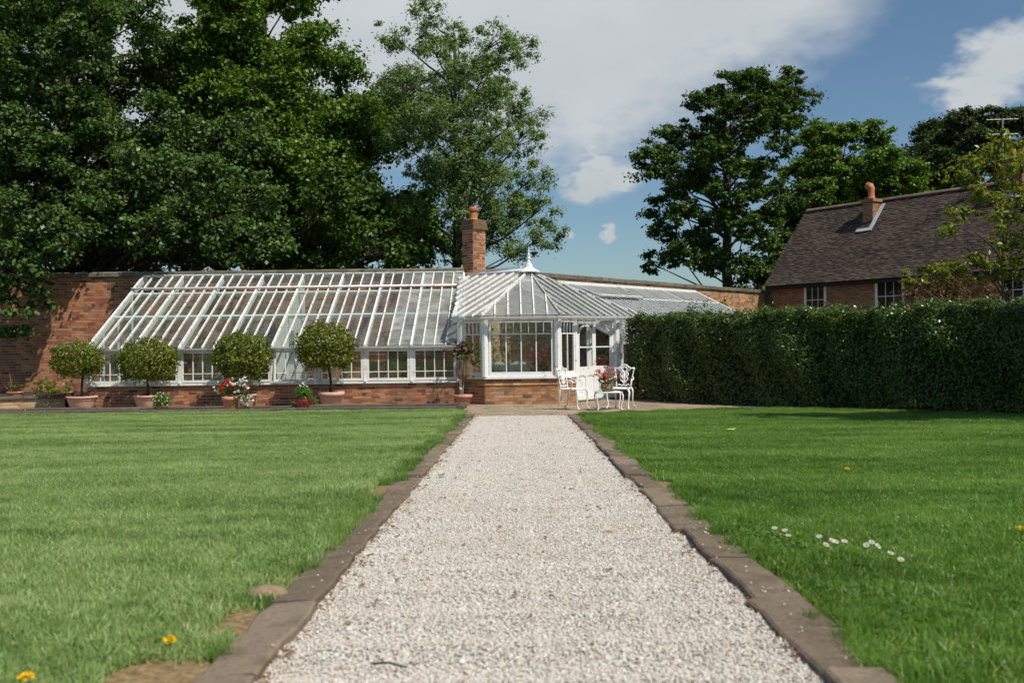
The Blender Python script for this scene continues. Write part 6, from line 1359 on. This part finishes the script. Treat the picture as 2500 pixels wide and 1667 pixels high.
for x, h, m_, lab in inner: climber(lab, x, 28.2, .3, h, .32, m_, 80, P_RED if x == -3.0 else None)
f = empty('shrub_row', (-8.0, 25.6, .04), 'row of dark leafy plants behind the left windows of the long glasshouse', 'plant')
f['kind'] = 'stuff'
cpp = np.c_[nr.uniform(-2.0, 1.8, 130), nr.normal(0, .25, 130), nr.uniform(.1, .75, 130)]; p, n = clump_leaves(cpp, np.full(130, .12), 14); leaf_obj('foliage', p, n, nr.uniform(.06, .1, len(p)), L_DARK, f, .5, local=True)

# ================================================================== SMALL THINGS ON THE LAWN AND PATH
def daisy(x, y, label, group, r=.013, h=.078):
    t = empty('daisy', (x, y, G(y)), label, 'flower', group); t.rotation_euler = (rnd.uniform(.2, .6), rnd.uniform(-.2, .35), 0); b = MB()
    n_ = 14; tx = rnd.uniform(-.3, .3)
    for k in range(n_):
        a = 6.283*k/n_; c, s_ = math.cos(a), math.sin(a); o = len(b.v); w_ = .16
        b.v += [(.25*r*c, .25*r*s_, h), (r*math.cos(a-w_), r*math.sin(a-w_), h+.002+tx*r*c), (r*1.08*c, r*1.08*s_, h+.001+tx*r*c), (r*math.cos(a+w_), r*math.sin(a+w_), h+.002+tx*r*c)]; b.f.append((o, o+1, o+2, o+3))
    b.build('petals', P_WHITE, t, local=True); MB().lathe([(.24*r, h-.002), (.25*r, h+.003), (.08*r, h+.005)], 8).build('centre', P_YEL, t, local=True); MB().tube([(0,0,0),(.002,0,h)], .0012, 4).build('stem', L_GREEN, t, local=True)
DG = 'white daisies in the deep green lawn'
dz = [(1.43, 5.56, 'first daisy of the row, nearest the path kerb'), (1.48, 5.47, 'upper daisy of the pair after the first one'), (1.43, 5.31, 'lower daisy of the pair after the first one'), (1.6, 5.29, 'large daisy left of the middle cluster'), (1.57, 5.1, 'lowest daisy of the middle cluster'), (1.64, 5.23, 'middle daisy of the middle cluster'), (1.65, 5.17, 'right daisy of the middle cluster'), (1.7, 5.14, 'single faint daisy after the middle cluster'), (1.82, 5.17, 'upper daisy of the right cluster'), (1.78, 5.08, 'small daisy at the left of the right cluster'), (1.81, 5.06, 'larger daisy at the right of the right cluster'), (1.8, 4.79, 'upper daisy of the last pair farthest from the path'), (1.79, 4.68, 'lower daisy of the last pair farthest from the path')]
for x, y, lab in dz: daisy(x, y, lab, DG, .015)
def dandelion(x, y, label, r=.02):
    t = empty('dandelion', (x, y, G(y)), label, 'flower', 'yellow dandelions in the lawns'); p = sphere_dirs(46, .6)*r*np.array([1,1,.5])+np.array([0,0,.06])
    leaf_obj('petals', p, sphere_dirs(46, .8), np.full(46, r*.9), P_YEL, t, .4, local=True); MB().tube([(0,0,0),(0,0,.058)], .002, 4).build('stem', L_GREEN, t, local=True)
dandelion(-1.20, 3.45, 'yellow dandelion near the kerb in the foreground of the pale lawn', .022); dandelion(-1.50, 3.05, 'yellow dandelion at the very corner of the pale lawn', .022)
dandelion(2.79, 5.5, 'yellow dandelion at the right edge of the deep green lawn', .02); dandelion(2.88, 8.6, 'tiny yellow dandelion in the middle of the deep green lawn', .02)
b = MB(); b.lathe([(.01,-.03),(.04,-.028),(.065,-.01),(.068,.005),(.05,.022),(.02,.032),(.004,.034)], 14); b.v = [(x*1.35, y*.9, z) for x, y, z in b.v]
o = b.build('cobble', mat_plain('brown_pebble', (.24,.17,.11), .7, .3, .2, 25, .2), None, smooth=True); o.location = (path_x(4.25)-1.12, 4.25, G(4.25)+.036); setp(o, 'smooth brown pebble lying on the grass beside the left kerb', 'stone')
b = MB(); b.add([(-.05,0,.012),(-.02,.025,.02),(.03,.02,.016),(.055,0,.03),(.02,-.025,.014),(-.025,-.022,.016)], [(0,1,2,3),(0,3,4,5)]); o = b.build('fallen_leaf', mat_plain('grey_leaf', (.13,.12,.10), .8, .2), None); o.location = (-.64, 8.8, G(8.8)+.012); o.rotation_euler = (0,0,1.1); setp(o, 'curled grey fallen leaf on the gravel near the left kerb', 'leaf')
o = bpy.data.objects.new('fallen_leaf', o.data.copy()); o.data.materials[0] = mat_plain('yellow_leaf', (.55,.55,.22), .7, .2); col.objects.link(o); o.location = (2.98, 13.6, G(13.6)+.06); o.scale = (1.3,1.3,1); setp(o, 'pale yellow fallen leaf on the deep green lawn near the path', 'leaf')
b = MB(); b.tube([(-.06,0,.012),(0,.012,.016),(.07,-.004,.012)], [.004,.0045,.003], 5); o = b.build('twig', BARK, None); o.location = (-.42, 3.25, G(3.25)+.012); o.rotation_euler = (0,0,-.3); setp(o, 'short dark twig on the gravel in the foreground', 'twig')
MOSS = mat_plain('orange_moss', (.24,.16,.07), .95, .1, .3, 60, .6)
b = MB(); b.lathe([(.05,0),(.04,.012),(.015,.02),(.003,.022)], 10); b.v = [(x*1.3+.01*math.sin(y*70), y, z) for x, y, z in b.v]; o = b.build('moss_tuft', MOSS, None); o.location = (.55, 5.85, G(5.85)+.004); o.scale = (.6, .5, .6); setp(o, 'small orange tuft of moss on the gravel path', 'moss')

t = empty('clover_patch', (1.34, 5.36, G(5.36)), 'dark green clover clump growing over the kerb beside the daisies', 'plant')
n_ = 620; cx_ = nr.normal(0, .13, n_); cy_ = nr.normal(0, .22, n_); p = np.c_[cx_, cy_, .03+.05*nr.uniform(0, 1, n_)*np.exp(-(cx_/.2)**2)-.0226*cy_]
leaf_obj('foliage', p, np.tile([0, 0, 1.0], (n_, 1))+.45*nr.normal(size=(n_, 3)), nr.uniform(.016, .03, n_), L_GREEN, t, .95, local=True)
